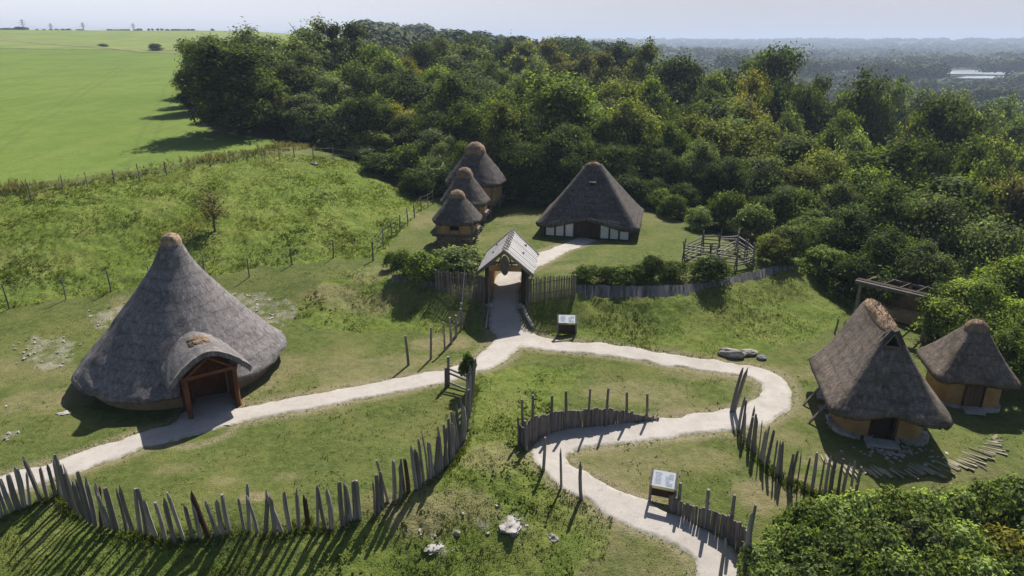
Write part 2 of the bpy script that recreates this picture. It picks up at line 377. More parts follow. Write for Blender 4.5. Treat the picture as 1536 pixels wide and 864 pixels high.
k = NT('grass_ground'); zc, zs, za = k.attr('zone'); yc, ys, ya = k.attr('zone_more')
pos = k.n('ShaderNodeNewGeometry').outputs['Position']
nA = k.noise(pos, .35, 5, .6); nB = k.noise(pos, 2.6, 5, .65); nC = k.noise(pos, 14, 3, .6); nD = k.noise(pos, .06, 4, .6)
lawn = k.mix(k.ramp(nB, .32, .68), (.068, .092, .022), (.122, .145, .038))
lawn = k.mix(k.ramp(nA, .4, .68, 0, .7), lawn, (.16, .16, .052))
rough = k.mix(k.ramp(nB, .3, .7), (.088, .135, .02), (.16, .205, .036))
rough = k.mix(k.ramp(nA, .42, .66, 0, .6), rough, (.20, .215, .055))
rough = k.mix(k.ramp(nC, .5, .75, 0, .5), rough, (.05, .07, .02))
wave = k.noise(k.coord('Object', (.6, .035, .2)), 1.0, 4, .6)
crop = k.mix(k.ramp(nD, .35, .65), (.115, .18, .03), (.155, .215, .042)); crop = k.mix(k.ramp(k.noise(pos, .5, 5, .65), .35, .7, 0, .55), crop, (.10, .155, .028))
crop = k.mix(k.ramp(wave, .48, .62, 0, .4), crop, (.18, .22, .05))
sp = k.n('ShaderNodeSeparateXYZ'); k.l(pos, sp.inputs[0])
tl = k.math('FRACT', k.math('MULTIPLY', k.math('ADD', k.math('ADD', sp.outputs[0], k.math('MULTIPLY', sp.outputs[1], .42)), k.math('MULTIPLY', nD, 1.5)), 1/16)); tl = k.math('ABSOLUTE', k.math('SUBTRACT', k.math('ABSOLUTE', k.math('SUBTRACT', tl, .5)), .06))
crop = k.mix(k.ramp(tl, .012, .026, .25, 0), crop, (.09, .125, .03)); crop = k.mix(k.ramp(nC, .45, .75, 0, .35), crop, (.085, .135, .024))
crop2 = k.mix(k.ramp(nD, .35, .65), (.15, .20, .05), (.20, .24, .07))
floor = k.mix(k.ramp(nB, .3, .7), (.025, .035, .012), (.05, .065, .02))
chalk = k.mix(k.ramp(nC, .3, .7), (.20, .18, .145), (.38, .345, .30))
dry = k.mix(k.ramp(nB, .3, .7), (.20, .165, .085), (.27, .225, .13))
c = k.mix(k.ramp(k.noise(pos, 6.5, 4, .7), .38, .72, 0, .45), lawn, (.05, .072, .018)); c = k.mix(zs[0], c, rough); c = k.mix(zs[1], c, crop); c = k.mix(zs[2], c, crop2)
c = k.mix(ys[1], c, dry); c = k.mix(k.math('MULTIPLY', ys[2], k.ramp(nC, .35, .6)), c, (.27, .22, .15))
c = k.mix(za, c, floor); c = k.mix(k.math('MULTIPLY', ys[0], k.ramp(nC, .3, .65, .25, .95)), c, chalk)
ground_m = k.done(c, .95, k.bump(k.math('ADD', nC, k.math('MULTIPLY', nB, 1.5)), .6, .12), .1)
me = np_mesh('ground', np.column_stack([gx, gy, gz]), F, ground_m, True)
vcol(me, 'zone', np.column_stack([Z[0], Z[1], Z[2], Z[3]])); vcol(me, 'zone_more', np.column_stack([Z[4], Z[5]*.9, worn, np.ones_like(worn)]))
tag(link('ground', me), kind='structure')

k = NT('chalk_gravel'); pos = k.n('ShaderNodeNewGeometry').outputs['Position']
n1 = k.noise(pos, .9, 5, .65); n2 = k.noise(pos, 26, 3, .7); n3 = k.noise(pos, 4, 5, .65)
c = k.mix(k.ramp(n1, .3, .7), (.385, .352, .318), (.48, .445, .41)); c = k.mix(k.ramp(n2, .35, .7, 0, .5), c, (.30, .26, .225))
c = k.mix(k.ramp(n3, .56, .72, 0, .6), c, (.27, .235, .19)); c = k.mix(k.ramp(k.noise(pos, 60, 2, .6), .6, .72, 0, .5), c, (.55, .51, .46))
ea = k.attr('edge')
c = k.mix(k.math('MULTIPLY', ea[1][0], k.ramp(n3, .4, .6)), c, (.14, .145, .055))
gravel_m = k.done(c, .95, k.bump(n2, .5, .03), .15)
for i, (P, nm) in enumerate(zip(PATHS, ('gravel_path', 'gravel_path', 'porch_apron'))):
    n = len(P); T = np.gradient(P[:, :2], axis=0); T /= np.linalg.norm(T, axis=1)[:, None]; N = np.column_stack([-T[:, 1], T[:, 0]])
    s = np.linspace(-1, 1, 13); L = np.arange(n)*.18
    rag = [P[:, 2]*.0 + .62*fbm(L*1.1, L*0+q, 5, 61+i) for q in (0, 50)]
    co = []; ed = []
    for j, t in enumerate(s):
        off = t*(P[:, 2] + (rag[0] if t > 0 else rag[1]))
        x = P[:, 0]+N[:, 0]*off; y = P[:, 1]+N[:, 1]*off
        z = G(x, y) + .012 + .004*i + fbm(x*.9, y*.9, 3, 66)*.03 - (.09 if abs(t) == 1 else 0)
        co.append(np.column_stack([x, y, z])); ed.append(np.full(n, max(0, (abs(t)-.72)/.28)))
    co = np.concatenate(co); e = np.concatenate(ed)
    q = (np.arange(12)[:, None]*n + np.arange(n-1)[None]).ravel()
    me = np_mesh(nm, co, np.column_stack([q, q+n, q+n+1, q+1]), gravel_m, True); vcol(me, 'edge', np.column_stack([e, e, e, e]))
    tag(link(nm, me), kind='structure')
# ------------------------------------------------------------------ building materials
M = {}
M['thatch_grey'] = thatch_mat('thatch_grey', (.135, .122, .121), (.26, .24, .238))
M['thatch_dark'] = thatch_mat('thatch_dark', (.062, .055, .051), (.145, .128, .117), (.085, .08, .045))
M['thatch_brown'] = thatch_mat('thatch_brown', (.10, .081, .067), (.225, .184, .156), (.115, .105, .055))
M['straw'] = thatch_mat('ridge_straw', (.17, .118, .08), (.335, .24, .165), None, 2.5)
M['straw_pale'] = thatch_mat('pale_straw', (.27, .185, .12), (.44, .33, .225), None, 2.5)
M['daub'] = daub_mat('ochre_daub', (.31, .175, .07), (.43, .26, .115))
M['daub_dull'] = daub_mat('dull_daub', (.24, .17, .10), (.33, .24, .15))
M['white'] = daub_mat('limewash', (.66, .65, .62), (.8, .79, .76))
M['stone'] = daub_mat('chalk_stone', (.27, .25, .225), (.45, .425, .395))
M['old_wood'] = wood_mat('old_wood', (.11, .092, .08), (.26, .23, .205))
M['dark_wood'] = wood_mat('dark_wood', (.035, .022, .015), (.085, .055, .038))
M['red_wood'] = wood_mat('red_wood', (.16, .055, .025), (.30, .115, .05))
M['pale_wood'] = wood_mat('pale_wood', (.26, .235, .215), (.46, .43, .40))
M['brown_wood'] = wood_mat('brown_wood', (.12, .07, .04), (.24, .15, .085))
M['black'] = NT('inside_shade_black').done((.012, .01, .009), 1)  # near-black colour that paints the shade inside holes and windows
M['log_end'] = wood_mat('log_end', (.16, .11, .075), (.36, .26, .18))

def plank_mat(name, a, b, gap, axis='X', scale=5.):
    """boards side by side along one axis of the object"""
    k = NT(name); v = k.coord('Object'); s = k.n('ShaderNodeSeparateXYZ'); k.l(v, s.inputs[0])
    q = k.math('MULTIPLY', s.outputs[axis], scale); f = k.math('FRACT', q); i = k.math('FLOOR', q)
    wn = k.n('ShaderNodeTexWhiteNoise', noise_dimensions='1D'); k.l(i, wn.inputs['W'])
    n = k.noise(k.coord('Object', (12, 12, 1.5)), 1.5, 4, .65)
    c = k.mix(k.ramp(k.math('ADD', k.math('MULTIPLY', n, .7), k.math('MULTIPLY', wn.outputs[0], .5)), .25, .85), a, b)
    e = k.math('ABSOLUTE', k.math('SUBTRACT', f, .5))
    c = k.mix(k.ramp(e, .44, .49), c, gap)
    return k.done(c, .88, k.bump(k.math('SUBTRACT', n, k.math('MULTIPLY', k.ramp(e, .4, .5), 2)), .6, .03))
M['shingle'] = plank_mat('roof_boards', (.30, .285, .28), (.50, .48, .47), (.10, .09, .085), 'Y', 4.2)
M['boards'] = plank_mat('side_boards', (.16, .10, .06), (.30, .2, .12), (.03, .02, .015), 'Y', 4)

def loft_thatch(name, rings, mat, parent, n=112, rows=26, thick=.28, lift=None, skip=None, wob=.05, seed=0, sag=.12):
    """rings from the eave up: (z, half width, half depth, cx, cy, squareness)"""
    rg = np.array(rings, float); t = np.linspace(0, 1, len(rg)); tt = np.linspace(0, 1, rows)
    def interp(col):
        m = np.gradient(col, t); out = []
        for q in tt:
            i = min(int(np.searchsorted(t, q, 'right'))-1, len(t)-2); h = t[i+1]-t[i]; s = (q-t[i])/h
            out.append((2*s**3-3*s*s+1)*col[i]+(s**3-2*s*s+s)*h*m[i]+(-2*s**3+3*s*s)*col[i+1]+(s**3-s*s)*h*m[i+1])
        return np.array(out)
    Q = np.column_stack([interp(rg[:, i]) for i in range(6)])
    a = np.linspace(0, 2*np.pi, n, endpoint=False); ca, sa = np.cos(a), np.sin(a)
    co = []; rowsets = []
    rr_ = np.random.default_rng(seed+50); rag = rr_.normal(0, .035, (2, n))
    def ring(z, A, B, cx, cy, e, k, w):
        p = 2/e
        x = cx+A*np.sign(ca)*np.abs(ca)**p; y = cy+B*np.sign(sa)*np.abs(sa)**p
        rr = 1+wob*(fbm(np.cos(a)*1.6+seed*3.1, np.sin(a)*1.6+k*.06, 3, 90+seed)+.5*fbm(np.cos(a)*5+k*.9, np.sin(a)*5+k*.7, 2, 91+seed))
        x = cx+(x-cx)*rr; y = cy+(y-cy)*rr
        if k <= 0: x = x+rag[0]*.6*np.cos(a); y = y+rag[0]*.6*np.sin(a); z = z+rag[1]*(1 if k < 0 else .5)
        zz = np.full(n, z)+w*sag*fbm(np.cos(a)*3+seed, np.sin(a)*3, 2, 93)
        if lift is not None: zz = zz+w*lift(x, y)
        co.append(np.column_stack([x, y, zz]))
    e0 = Q[0]; s = Q[1]-Q[0]
    ring(e0[0]+.30, e0[1]-.75, e0[2]-.75, *e0[3:], -2, 1)
    ring(e0[0]-.02, e0[1]-.12, e0[2]-.12, *e0[3:], -1, 1)
    for k in range(rows):
        q = Q[k]; w = max(0, 1-k/(rows*.45))**1.3
        ring(q[0]+(thick if k else thick*.8), q[1], q[2], *q[3:], k, w)
    V = np.concatenate(co); m = len(co)
    top = V[-n:].mean(0)+np.array([0, 0, .03]); V = np.vstack([V, top])
    f = []
    for k in range(m-1):
        for j in range(n):
            q = [k*n+j, k*n+(j+1) % n, (k+1)*n+(j+1) % n, (k+1)*n+j]
            if skip is not None and skip(*V[q].mean(0)): continue
            f.append(q)
    for j in range(n): f.append([(m-1)*n+j, (m-1)*n+(j+1) % n, m*n])
    return link(name, np_mesh(name, V, f, mat, True), parent)

def straw_cap(name, c, half, parent, mat, h=.28, rz=0, tufts=90, tuft_len=.16):
    """a rolled straw ridge: a lumpy half-barrel with loose straw ends"""
    nx, ny = 22, 12; V = []; f = []
    A, B = half
    for i in range(nx):
        for j in range(ny):
            th = 2*math.pi*i/nx; ph = math.pi*.5*j/(ny-1)
            e = 2.6
            cx = math.copysign(abs(math.cos(th))**(2/e), math.cos(th)); sy = math.copysign(abs(math.sin(th))**(2/e), math.sin(th))
            rr = 1+random.uniform(-.05, .05)
            V.append((A*cx*math.cos(ph)*rr, B*sy*math.cos(ph)*rr, (h*math.sin(ph)-.10*(j == 0))*rr))
    for i in range(nx):
        for j in range(ny-1):
            a = i*ny+j; b = ((i+1) % nx)*ny+j; f.append([a, b, b+1, a+1])
    mb = MB(); mb.add(V, f)
    for _ in range(tufts):
        th = random.uniform(0, 2*math.pi); ph = random.uniform(.0, 1.3)
        d = Vector((math.cos(th)*math.cos(ph), math.sin(th)*math.cos(ph), math.sin(ph)*.9+.2)).normalized()
        p = Vector((A*math.cos(th)*math.cos(ph), B*math.sin(th)*math.cos(ph), h*math.sin(ph)))*.96
        q = p+d*random.uniform(.5, 1)*tuft_len+Vector((random.uniform(-.06, .06), random.uniform(-.06, .06), 0))
        s = Vector((random.uniform(-1, 1), random.uniform(-1, 1), random.uniform(-.4, .4))).normalized()*.022
        mb.add([p-s, p+s, q], [[0, 1, 2]])
    m = Matrix.Translation(c) @ Matrix.Rotation(rz, 4, 'Z')
    mb.v = [tuple(m @ Vector(v)) for v in mb.v]
    return link(name, np_mesh(name, mb.v, mb.f, mat, True), parent)

def ring_wall(mb, A, B, e, z0, z1, n=64, skip=None, cy=0, jit=.02, thick=.18):
    a = np.linspace(0, 2*np.pi, n, endpoint=False); p = 2/e
    def pt(q, s): return ((A-s)*math.copysign(abs(math.cos(q))**p, math.cos(q)), cy+(B-s)*math.copysign(abs(math.sin(q))**p, math.sin(q)))
    for i in range(n):
        q0, q1 = a[i], a[(i+1) % n]; x0, y0 = pt(q0, 0); x1, y1 = pt(q1, 0)
        if skip and skip((x0+x1)/2, (y0+y1)/2): continue
        i0 = pt(q0, thick); i1 = pt(q1, thick)
        mb.add([(x0, y0, z0), (x1, y1, z0), (x1, y1, z1), (x0, y0, z1), (*i0, z0), (*i1, z0), (*i1, z1), (*i0, z1)],
               [[0, 1, 2, 3], [5, 4, 7, 6], [3, 2, 6, 7], [0, 3, 7, 4], [1, 5, 6, 2]])
    return mb

# ------------------------------------------------------------------ the big round house with its porch
def roundhouse():
    cx, cy = -18.45, 34.9; z0 = g(cx, cy)-.05
    t = empty('thatched_roundhouse', (cx, cy, z0), 0, 'largest grey conical thatched roundhouse with a red timber porch beside the gravel path', 'roundhouse', 'thatched buildings of the village')
    pa = math.atan2(-.80, .60); ax = np.array([math.cos(pa), math.sin(pa)]); nx_ = np.array([-ax[1], ax[0]])
    def lr(x, y): return x*ax[0]+y*ax[1], x*nx_[0]+y*nx_[1]
    def skip(x, y, z): r, l = lr(x, y); return r > 3.9 and abs(l) < 1.3 and z < 3.15-1.45*abs(l/1.8)**1.75+.16
    def lift(x, y):
        r, l = lr(x, y)
        return np.clip(1-np.abs(l)/2.6, 0, 1)*(r > 0)*.35
    prof = [(.72, 1.0), (1.22, .91), (2.15, .757), (3.3, .578), (4.65, .38), (5.95, .205), (6.9, .118), (7.35, .07)]
    rings = [(z, 5.4*q, 5.4*q, .35*max(0, (z-1)/6.3)**1.2, 0, 2.0) for z, q in prof]
    loft_thatch('roof', rings, M['thatch_grey'], t, n=160, rows=34, thick=.2, lift=lift, skip=skip, wob=.10, seed=1)
    straw_cap('ridge_cap', (.36, 0, 7.45), (.5, .48), t, M['straw_pale'], .5, 0, 60, .12)
    mb = MB(); ring_wall(mb, 4.65, 4.65, 2, -.2, 1.35, 72, lambda x, y: lr(x, y)[0] > 3 and abs(lr(x, y)[1]) < 1.15)
    mb.obj('wall', M['daub_dull'], t)
    # porch, in its own frame: X out of the door, Y across
    def P(r, l, z): return (r*ax[0]+l*nx_[0], r*ax[1]+l*nx_[1], z)
    for s in (-1, 1):
        mb = MB()
        for r0 in np.arange(3.9, 5.95, .26):
            mb.box(P(r0+.12, s*1.15, .98+random.uniform(-.02, .02)), (.262, .09, 2.1), pa, j=.004)
        mb.obj('porch_wall', M['red_wood'], t)
    mb = MB()
    for r0 in (4.0, 5.98):
        for s in (-1, 1): mb.beam(P(r0, s*1.15, -.2), P(r0, s*1.15, 2.12), .17, .17, .01)
        mb.beam(P(r0, -1.3, 2.14), P(r0, 1.3, 2.14), .16, .18, .01)
        mb.beam(P(r0, -1.2, 2.1), P(r0, 0, 2.98), .11); mb.beam(P(r0, 1.2, 2.1), P(r0, 0, 2.98), .11)
    mb.obj('porch_frame', M['red_wood'], t)
    mb = MB()
    for i in range(9): mb.box(P(3.86, -1.03+i*.258, 1.05), (.07, .25, 2.3), pa, j=.006)
    mb.obj('door', M['red_wood'], t)
    # arched thatch over the porch
    na_, nr_ = 28, 16; V = []; f = []
    for k in range(nr_):
        fr = k/(nr_-1); r0 = 2.5+fr*3.75
        for layer in (0, 1):
            for i in range(na_+1):
                u = -1+2*i/na_; th = .27*(1 if layer == 0 else 0)
                wdt = 1.72+.16*fr
                y = u*wdt*(1+.02*math.sin(i*2.1+k)); z = 3.15-1.45*abs(u)**1.75+th+.035*vnoise(k*.35, i*.3+layer*7, 5)
                rr = r0+(.14*(1-abs(u)) if k == nr_-1 else 0)
                V.append(P(rr, y+(.12*u if layer == 0 else 0), z))
    W = na_+1
    for k in range(nr_-1):
        for i in range(na_):
            a = k*2*W+i; f.append([a, a+1, a+2*W+1, a+2*W]); b = a+W; f.append([b, b+2*W, b+2*W+1, b+1])
    for k in (0, nr_-1):
        for i in range(na_): a = k*2*W+i; f.append([a, a+W, a+W+1, a+1])
    for k in range(nr_-1):
        for i in (0, na_): a = k*2*W+i; f.append([a, a+2*W, a+3*W, a+W])
    link('porch_roof', np_mesh('porch_roof', V, f, M['thatch_grey'], True), t)
    # straw saddle on the ridge of the porch
    V = []; f = []; n1, n2 = 14, 12
    for k in range(n1):
        for i in range(n2+1):
            u = -1+2*i/n2; r0 = 4.05+1.15*k/(n1-1)
            e = .16*(1-abs(u)**4)*(1-abs(2*k/(n1-1)-1)**4)
            V.append(P(r0+random.uniform(-.03, .03), u*.56+random.uniform(-.03, .03), 3.15-1.45*abs(u*.31)**1.75+.27-.02+e+random.uniform(-.015, .03)))
    for k in range(n1-1):
        for i in range(n2): a = k*(n2+1)+i; f.append([a, a+1, a+n2+2, a+n2+1])
    link('porch_ridge_cap', np_mesh('porch_ridge_cap', V, f, M['straw'], False), t)
    return t
roundhouse()

# ------------------------------------------------------------------ long ochre house at the right
def gable_house():
    cx, cy = 18.25, 30.5; z0 = g(cx, cy)-.05
    t = empty('thatched_house', (cx, cy, z0), R(-13), 'brown thatched house with a long straw ridge, smoke hole and ochre walls at the right', 'thatched house', 'thatched buildings of the village')
    def lift(x, y): return .42*np.exp(-((x+.0)/.62)**2)*(y < 0)
    rings = [(1.38, 2.72, 3.25, 0, .15, 9), (1.8, 2.34, 2.98, 0, .25, 10), (2.4, 1.80, 2.75, 0, .5, 11), (3.3, 1.20, 2.55, 0, .85, 11), (4.1, .72, 2.42, 0, 1.15, 10), (4.62, .40, 2.34, 0, 1.3, 8), (4.85, .22, 2.25, 0, 1.35, 5)]
    def skip(x, y, z): return z > 4.36 and y < -.78 and abs(x) < .42
    loft_thatch('roof', rings, M['thatch_brown'], t, n=140, rows=30, thick=.3, lift=lift, wob=.035, seed=2, skip=skip)
    straw_cap('ridge_cap', (0, 1.35, 5.02), (.42, 2.35), t, M['straw'], .34, 0, 420, .2)
    # gablet: black solid painting the smoke hole's shade, thatched cheeks over a straw band
    mb = MB(); mb.add([(-.36, -.86, 4.42), (.36, -.86, 4.42), (0, -.86, 5.08), (-.36, -.3, 4.42), (.36, -.3, 4.42), (0, -.3, 5.08)], [[0, 1, 2], [3, 5, 4], [0, 2, 5, 3], [1, 4, 5, 2], [0, 3, 4, 1]])
    mb.obj('smoke_hole_shade', M['black'], t)
    for s in (-1, 1):
        mb = MB(); mb.beam((s*.62, -.98, 4.16), (s*.03, -1.0, 5.22), .16, .30, .012); mb.obj('gable_edge', M['thatch_dark'], t)
        mb = MB(); mb.beam((s*.40, -1.13, 4.42), (s*.02, -1.15, 5.1), .05, .05); mb.obj('gable_pole', M['old_wood'], t)
    mb = MB(); mb.box((0, -1.02, 4.24), (.98, .28, .34), rx=R(-35), j=.03)
    mb.obj('gable_band', M['straw'], t)
    mb = MB(); ring_wall(mb, 2.0, 2.45, 4.5, .12, 1.9, 88, lambda x, y: y < -2 and abs(x+.05) < .43, cy=.3)
    mb.obj('wall', M['daub'], t)
    mb = MB()
    for a in np.linspace(0, 2*math.pi, 46, endpoint=False):
        if a > math.pi*1.35 and a < math.pi*1.65 and False: continue
        p = 2/4.5; x = 2.12*math.copysign(abs(math.cos(a))**p, math.cos(a)); y = .3+2.57*math.copysign(abs(math.sin(a))**p, math.sin(a))
        if y < -2 and abs(x) < .5: continue
        mb.box((x, y, .06), (random.uniform(.25, .5), random.uniform(.2, .4), random.uniform(.2, .36)), a+random.uniform(-.4, .4), j=.05)
    mb.obj('stone_plinth', M['stone'], t)
    mb = MB()
    for s in (-1, 1): mb.beam((-.05+s*.47, -2.16, .0), (-.05+s*.47, -2.16, 1.75), .09, .12)
    mb.beam((-.55, -2.16, 1.7), (.45, -2.16, 1.7), .12, .1); mb.obj('door_frame', M['dark_wood'], t)
    mb = MB(); mb.box((-.05, -1.85, .9), (.86, .05, 1.65)); d = mb.obj('door', M['dark_wood'], t)
    mb = MB(); mb.box((-.1, -2.62, .06), (1.5, .62, .2), j=.04); mb.obj('doorstep', M['stone'], t)
    for y0 in (-1.2, .6): mb = MB(); mb.beam((-3.3, y0-.3, -.1), (-2.3, y0+.1, 1.25), .09, .09, .01); mb.obj('prop', M['old_wood'], t)
gable_house()

def small_house():
    cx, cy = 24.6, 33.3; z0 = g(cx, cy)-.05
    t = empty('thatched_hut', (cx, cy, z0), R(-13), 'small square ochre hut with a peaked thatched roof beside the ridged thatched house', 'hut', 'thatched buildings of the village')
    rings = [(1.45, 2.02, 1.94, 0, 0, 9), (1.8, 1.74, 1.7, 0, 0, 10), (2.3, 1.36, 1.33, 0, 0, 10), (3.1, .84, .84, .02, 0, 9), (3.75, .46, .44, .03, 0, 5), (4.05, .26, .24, .03, 0, 2.2)]
    loft_thatch('roof', rings, M['thatch_brown'], t, n=120, rows=26, thick=.27, wob=.035, seed=3)
    straw_cap('ridge_cap', (.03, 0, 3.98), (.56, .48), t, M['straw'], .5, 0, 140, .18)
    mb = MB(); ring_wall(mb, 1.5, 1.5, 5, .1, 1.75, 72)
    mb.obj('wall', M['daub'], t)
    mb = MB(); ring_wall(mb, 1.62, 1.62, 5, -.1, .16, 40); mb.obj('stone_plinth', M['stone'], t)
    mb = MB()
    for i in range(4): mb.box((-.28+i*.19, -1.53, .8), (.18, .06, 1.35), j=.006)
    mb.obj('door', M['brown_wood'], t)
    for x in (-.42, .44): mb = MB(); mb.beam((x, -1.54, .02), (x, -1.54, 1.6), .09, .1); mb.obj('door_post', M['dark_wood'], t)
    mb = MB(); mb.box((.05, -1.85, .06), (1., .45, .16), j=.04); mb.obj('doorstep', M['stone'], t)
small_house()

# ------------------------------------------------------------------ hall with white panels behind the gate
def hall():
    cx, cy = 7.2, 60.1; z0 = g(cx, cy)-.05
    t = empty('thatched_hall', (cx, cy, z0), R(-13), 'broad thatched hall with white wall panels, dark double doors and a square smoke hole', 'thatched hall', 'thatched buildings of the village')
    def lift(x, y): return np.clip(1.0*np.clip(1.75-np.abs(x), 0, .75)/.75, 0, 1)*.78*(y < -1)
    rings = [(.92, 4.5, 3.95, 0, 0, 18), (1.3, 4.08, 3.62, 0, 0, 17), (2.3, 3.22, 2.85, 0, 0, 15), (3.4, 2.35, 2.02, 0, 0, 13), (4.5, 1.5, 1.15, 0, 0, 9), (5.2, .98, .6, 0, 0, 5), (5.55, .72, .3, 0, 0, 3.5)]
    loft_thatch('roof', rings, M['thatch_dark'], t, n=168, rows=30, thick=.28, lift=lift, wob=.02, seed=4, sag=.05)
    straw_cap('ridge_cap', (0, 0, 5.5), (.74, .46), t, M['straw'], .52, 0, 200, .2)
    mb = MB(); mb.box((.12, -1.42, 4.32), (.42, .34, .3)); mb.obj('smoke_hole_shade', M['black'], t)  # black box, the shade in the hole put in as colour
    mb = MB()
    for x in (-.13, .37): mb.box((x, -1.5, 4.35), (.07, .36, .34))
    mb.box((.12, -1.52, 4.53), (.62, .42, .07)); mb.obj('smoke_hole_frame', M['old_wood'], t)
    W, Y = 3.65, -3.42
    xs = [-3.65, -2.68, -1.95, -1.12, 1.12, 1.95, 2.68, 3.65]
    xs = [-3.62, -2.75, -1.93, -1.1, 1.1, 1.93, 2.75, 3.62]
    for a, b in zip(xs, xs[1:]):
        if a < 0 < b: continue
        tall = min(abs(a), abs(b)) < 1.2; s = 1 if a > 0 else -1
        x0, x1 = sorted((abs(a), abs(b)))
        mb = MB(); za, zb = (1.66, 1.22) if tall else (1.3, 1.3); q = [(s*(x0+.06), za), (s*(x1-.06), zb)]
        mb.add([(q[0][0], Y-.06, .12), (q[1][0], Y-.06, .12), (q[1][0], Y-.06, q[1][1]), (q[0][0], Y-.06, q[0][1]), (q[0][0], Y+.06, .12), (q[1][0], Y+.06, .12), (q[1][0], Y+.06, q[1][1]), (q[0][0], Y+.06, q[0][1])],
               [[0, 1, 2, 3], [7, 6, 5, 4], [0, 4, 5, 1], [1, 5, 6, 2], [2, 6, 7, 3], [3, 7, 4, 0]]); mb.obj('wall_panel', M['white'], t)
    for x in xs: mb = MB(); mb.beam((x, Y-.03, -.1), (x, Y-.03, 1.6 if abs(x) < 1.2 else 1.15), .15, .2); mb.obj('timber_post', M['dark_wood'], t)
    for s in (-1, 1): mb = MB(); mb.box((s*2.4, Y-.01, .06), (2.5, .17, .12)); mb.obj('sill', M['dark_wood'], t)
    for s in (-1, 1):
        mb = MB()
        for i in range(4): mb.box((s*(.14+i*.265), Y+.06, .93), (.255, .08, 1.85), j=.006)
        mb.obj('door', M['dark_wood'], t)
    mb = MB(); mb.box((3.6, .1, .6), (.14, 6.9, 1.4)); mb.box((-3.6, .1, .6), (.14, 6.9, 1.4)); mb.box((0, 3.5, .6), (7.1, .14, 1.4)); mb.obj('wall', M['dark_wood'], t)
hall()

# ------------------------------------------------------------------ three granaries on stilts
def granary(x, y, r, stilt, wall, top, rz, label, seed, window=True, sq=2.6):
    z0 = g(x, y)-.05
    t = empty('thatched_granary', (x, y, z0), R(rz), label, 'granary', 'granaries on stilts inside the gate')
    e = stilt+wall-.12; h = top-e
    rings = [(e, r, r*.98, 0, 0, sq), (e+h*.13, r*.87, r*.86, 0, 0, sq), (e+h*.38, r*.64, r*.63, 0, 0, sq), (e+h*.62, r*.42, r*.41, 0, 0, 2.3), (e+h*.80, r*.26, r*.25, 0, 0, 2.1), (e+h*.90, r*.14, r*.13, 0, 0, 2)]
    loft_thatch('roof', rings, M['thatch_dark'], t, n=104, rows=24, thick=.24, wob=.07, seed=seed)
    straw_cap('ridge_cap', (0, 0, e+h*.79), (r*.335, r*.325), t, M['straw'], h*.28, 0, 120, .12)
    w = r*.71
    mb = MB(); mb.box((0, 0, stilt+.05), (w*2+.5, w*2+.4, .1))
    for i in range(5): mb.beam((-w-.42+i*.0, -w+i*w/2, stilt-.06), (w+.42, -w+i*w/2, stilt-.06), .13, .12, .01)
    mb.obj('platform', M['old_wood'], t)
    mb = MB()
    if window:
        mb.box((-w*.64, -w, stilt+wall/2+.1), (w*.72, .12, wall)); mb.box((w*.64, -w, stilt+wall/2+.1), (w*.72, .12, wall))
        mb.box((0, -w+.002, stilt+.24), (w*.56, .1, .3))
    else: mb.box((0, -w, stilt+wall/2+.1), (2*w, .12, wall))
    for s in (-1, 1): mb.box((s*w, 0, stilt+wall/2+.1), (.12, 2*w-.13, wall))
    mb.box((0, w, stilt+wall/2+.1), (2*w, .12, wall)); mb.obj('wall', M['daub'], t)
    if window:
        mb = MB(); mb.box((0, -w+.3, stilt+wall/2+.1), (w*.7, .05, wall)); mb.obj('opening_shade', M['black'], t)  # black sheet in place of the cabin's inner shade
    for sx in (-1, 1):
        for sy in (-1, 1): mb = MB(); mb.beam((sx*w, sy*w*1.0-.03, stilt), (sx*w, sy*w-.03, stilt+wall+.15), .16, .17, .01); mb.obj('corner_post', M['old_wood'], t)
    for x0 in ((-w*.28, w*.28) if window else (0,)): mb = MB(); mb.beam((x0, -w-.06, stilt+.1), (x0, -w-.06, stilt+wall), .09, .07); mb.obj('window_post' if window else 'wall_post', M['old_wood'], t)
    for sx in (-1, 0, 1):
        for sy in (-1, 1):
            b = MB(); b.pole([(sx*w*.93, sy*w*.93, -.15), (sx*w*.93+.02, sy*w*.93, stilt*.5), (sx*w*.93, sy*w*.93, stilt)], [.13, .115, .11], 8, .08)
            b.obj('stilt', M['old_wood'], t)
    return t
granary(-4.55, 55.6, 2.05, 1.05, 1.0, 4.35, -6, 'nearest and smallest thatched granary, firewood stacked under its ochre cabin', 5)
granary(-4.25, 60.9, 2.25, 1.15, 1.15, 5.2, -10, 'middle thatched granary half hidden behind the one with the firewood', 6)
granary(-3.55, 66.6, 2.95, 1.25, 1.75, 6.55, -12, 'tallest farthest thatched granary on open stilts against the dark trees', 7, False)
def firewood():
    x, y = -4.55, 55.6; z0 = g(x, y)
    mb = MB()
    for i in range(19):
        for j in range(8):
            if random.random() < .06: continue
            r = random.uniform(.045, .075); px = -1.32+i*.147+random.uniform(-.02, .02)+(.07 if j % 2 else 0); pz = .03+j*.117+random.uniform(-.015, .015)
            L = random.uniform(-.10, .08)
            mb.pole([(px, -1.75+L, pz), (px+random.uniform(-.02, .02), -1.2, pz)], [r, r*.95], 6, .12)
    o = mb.obj('firewood_stack', M['log_end'], None, loc=(x, y, z0)); o.rotation_euler = (0, 0, R(-6))
    tag(o, 'stack of split firewood logs under the nearest thatched granary', 'firewood')
firewood()

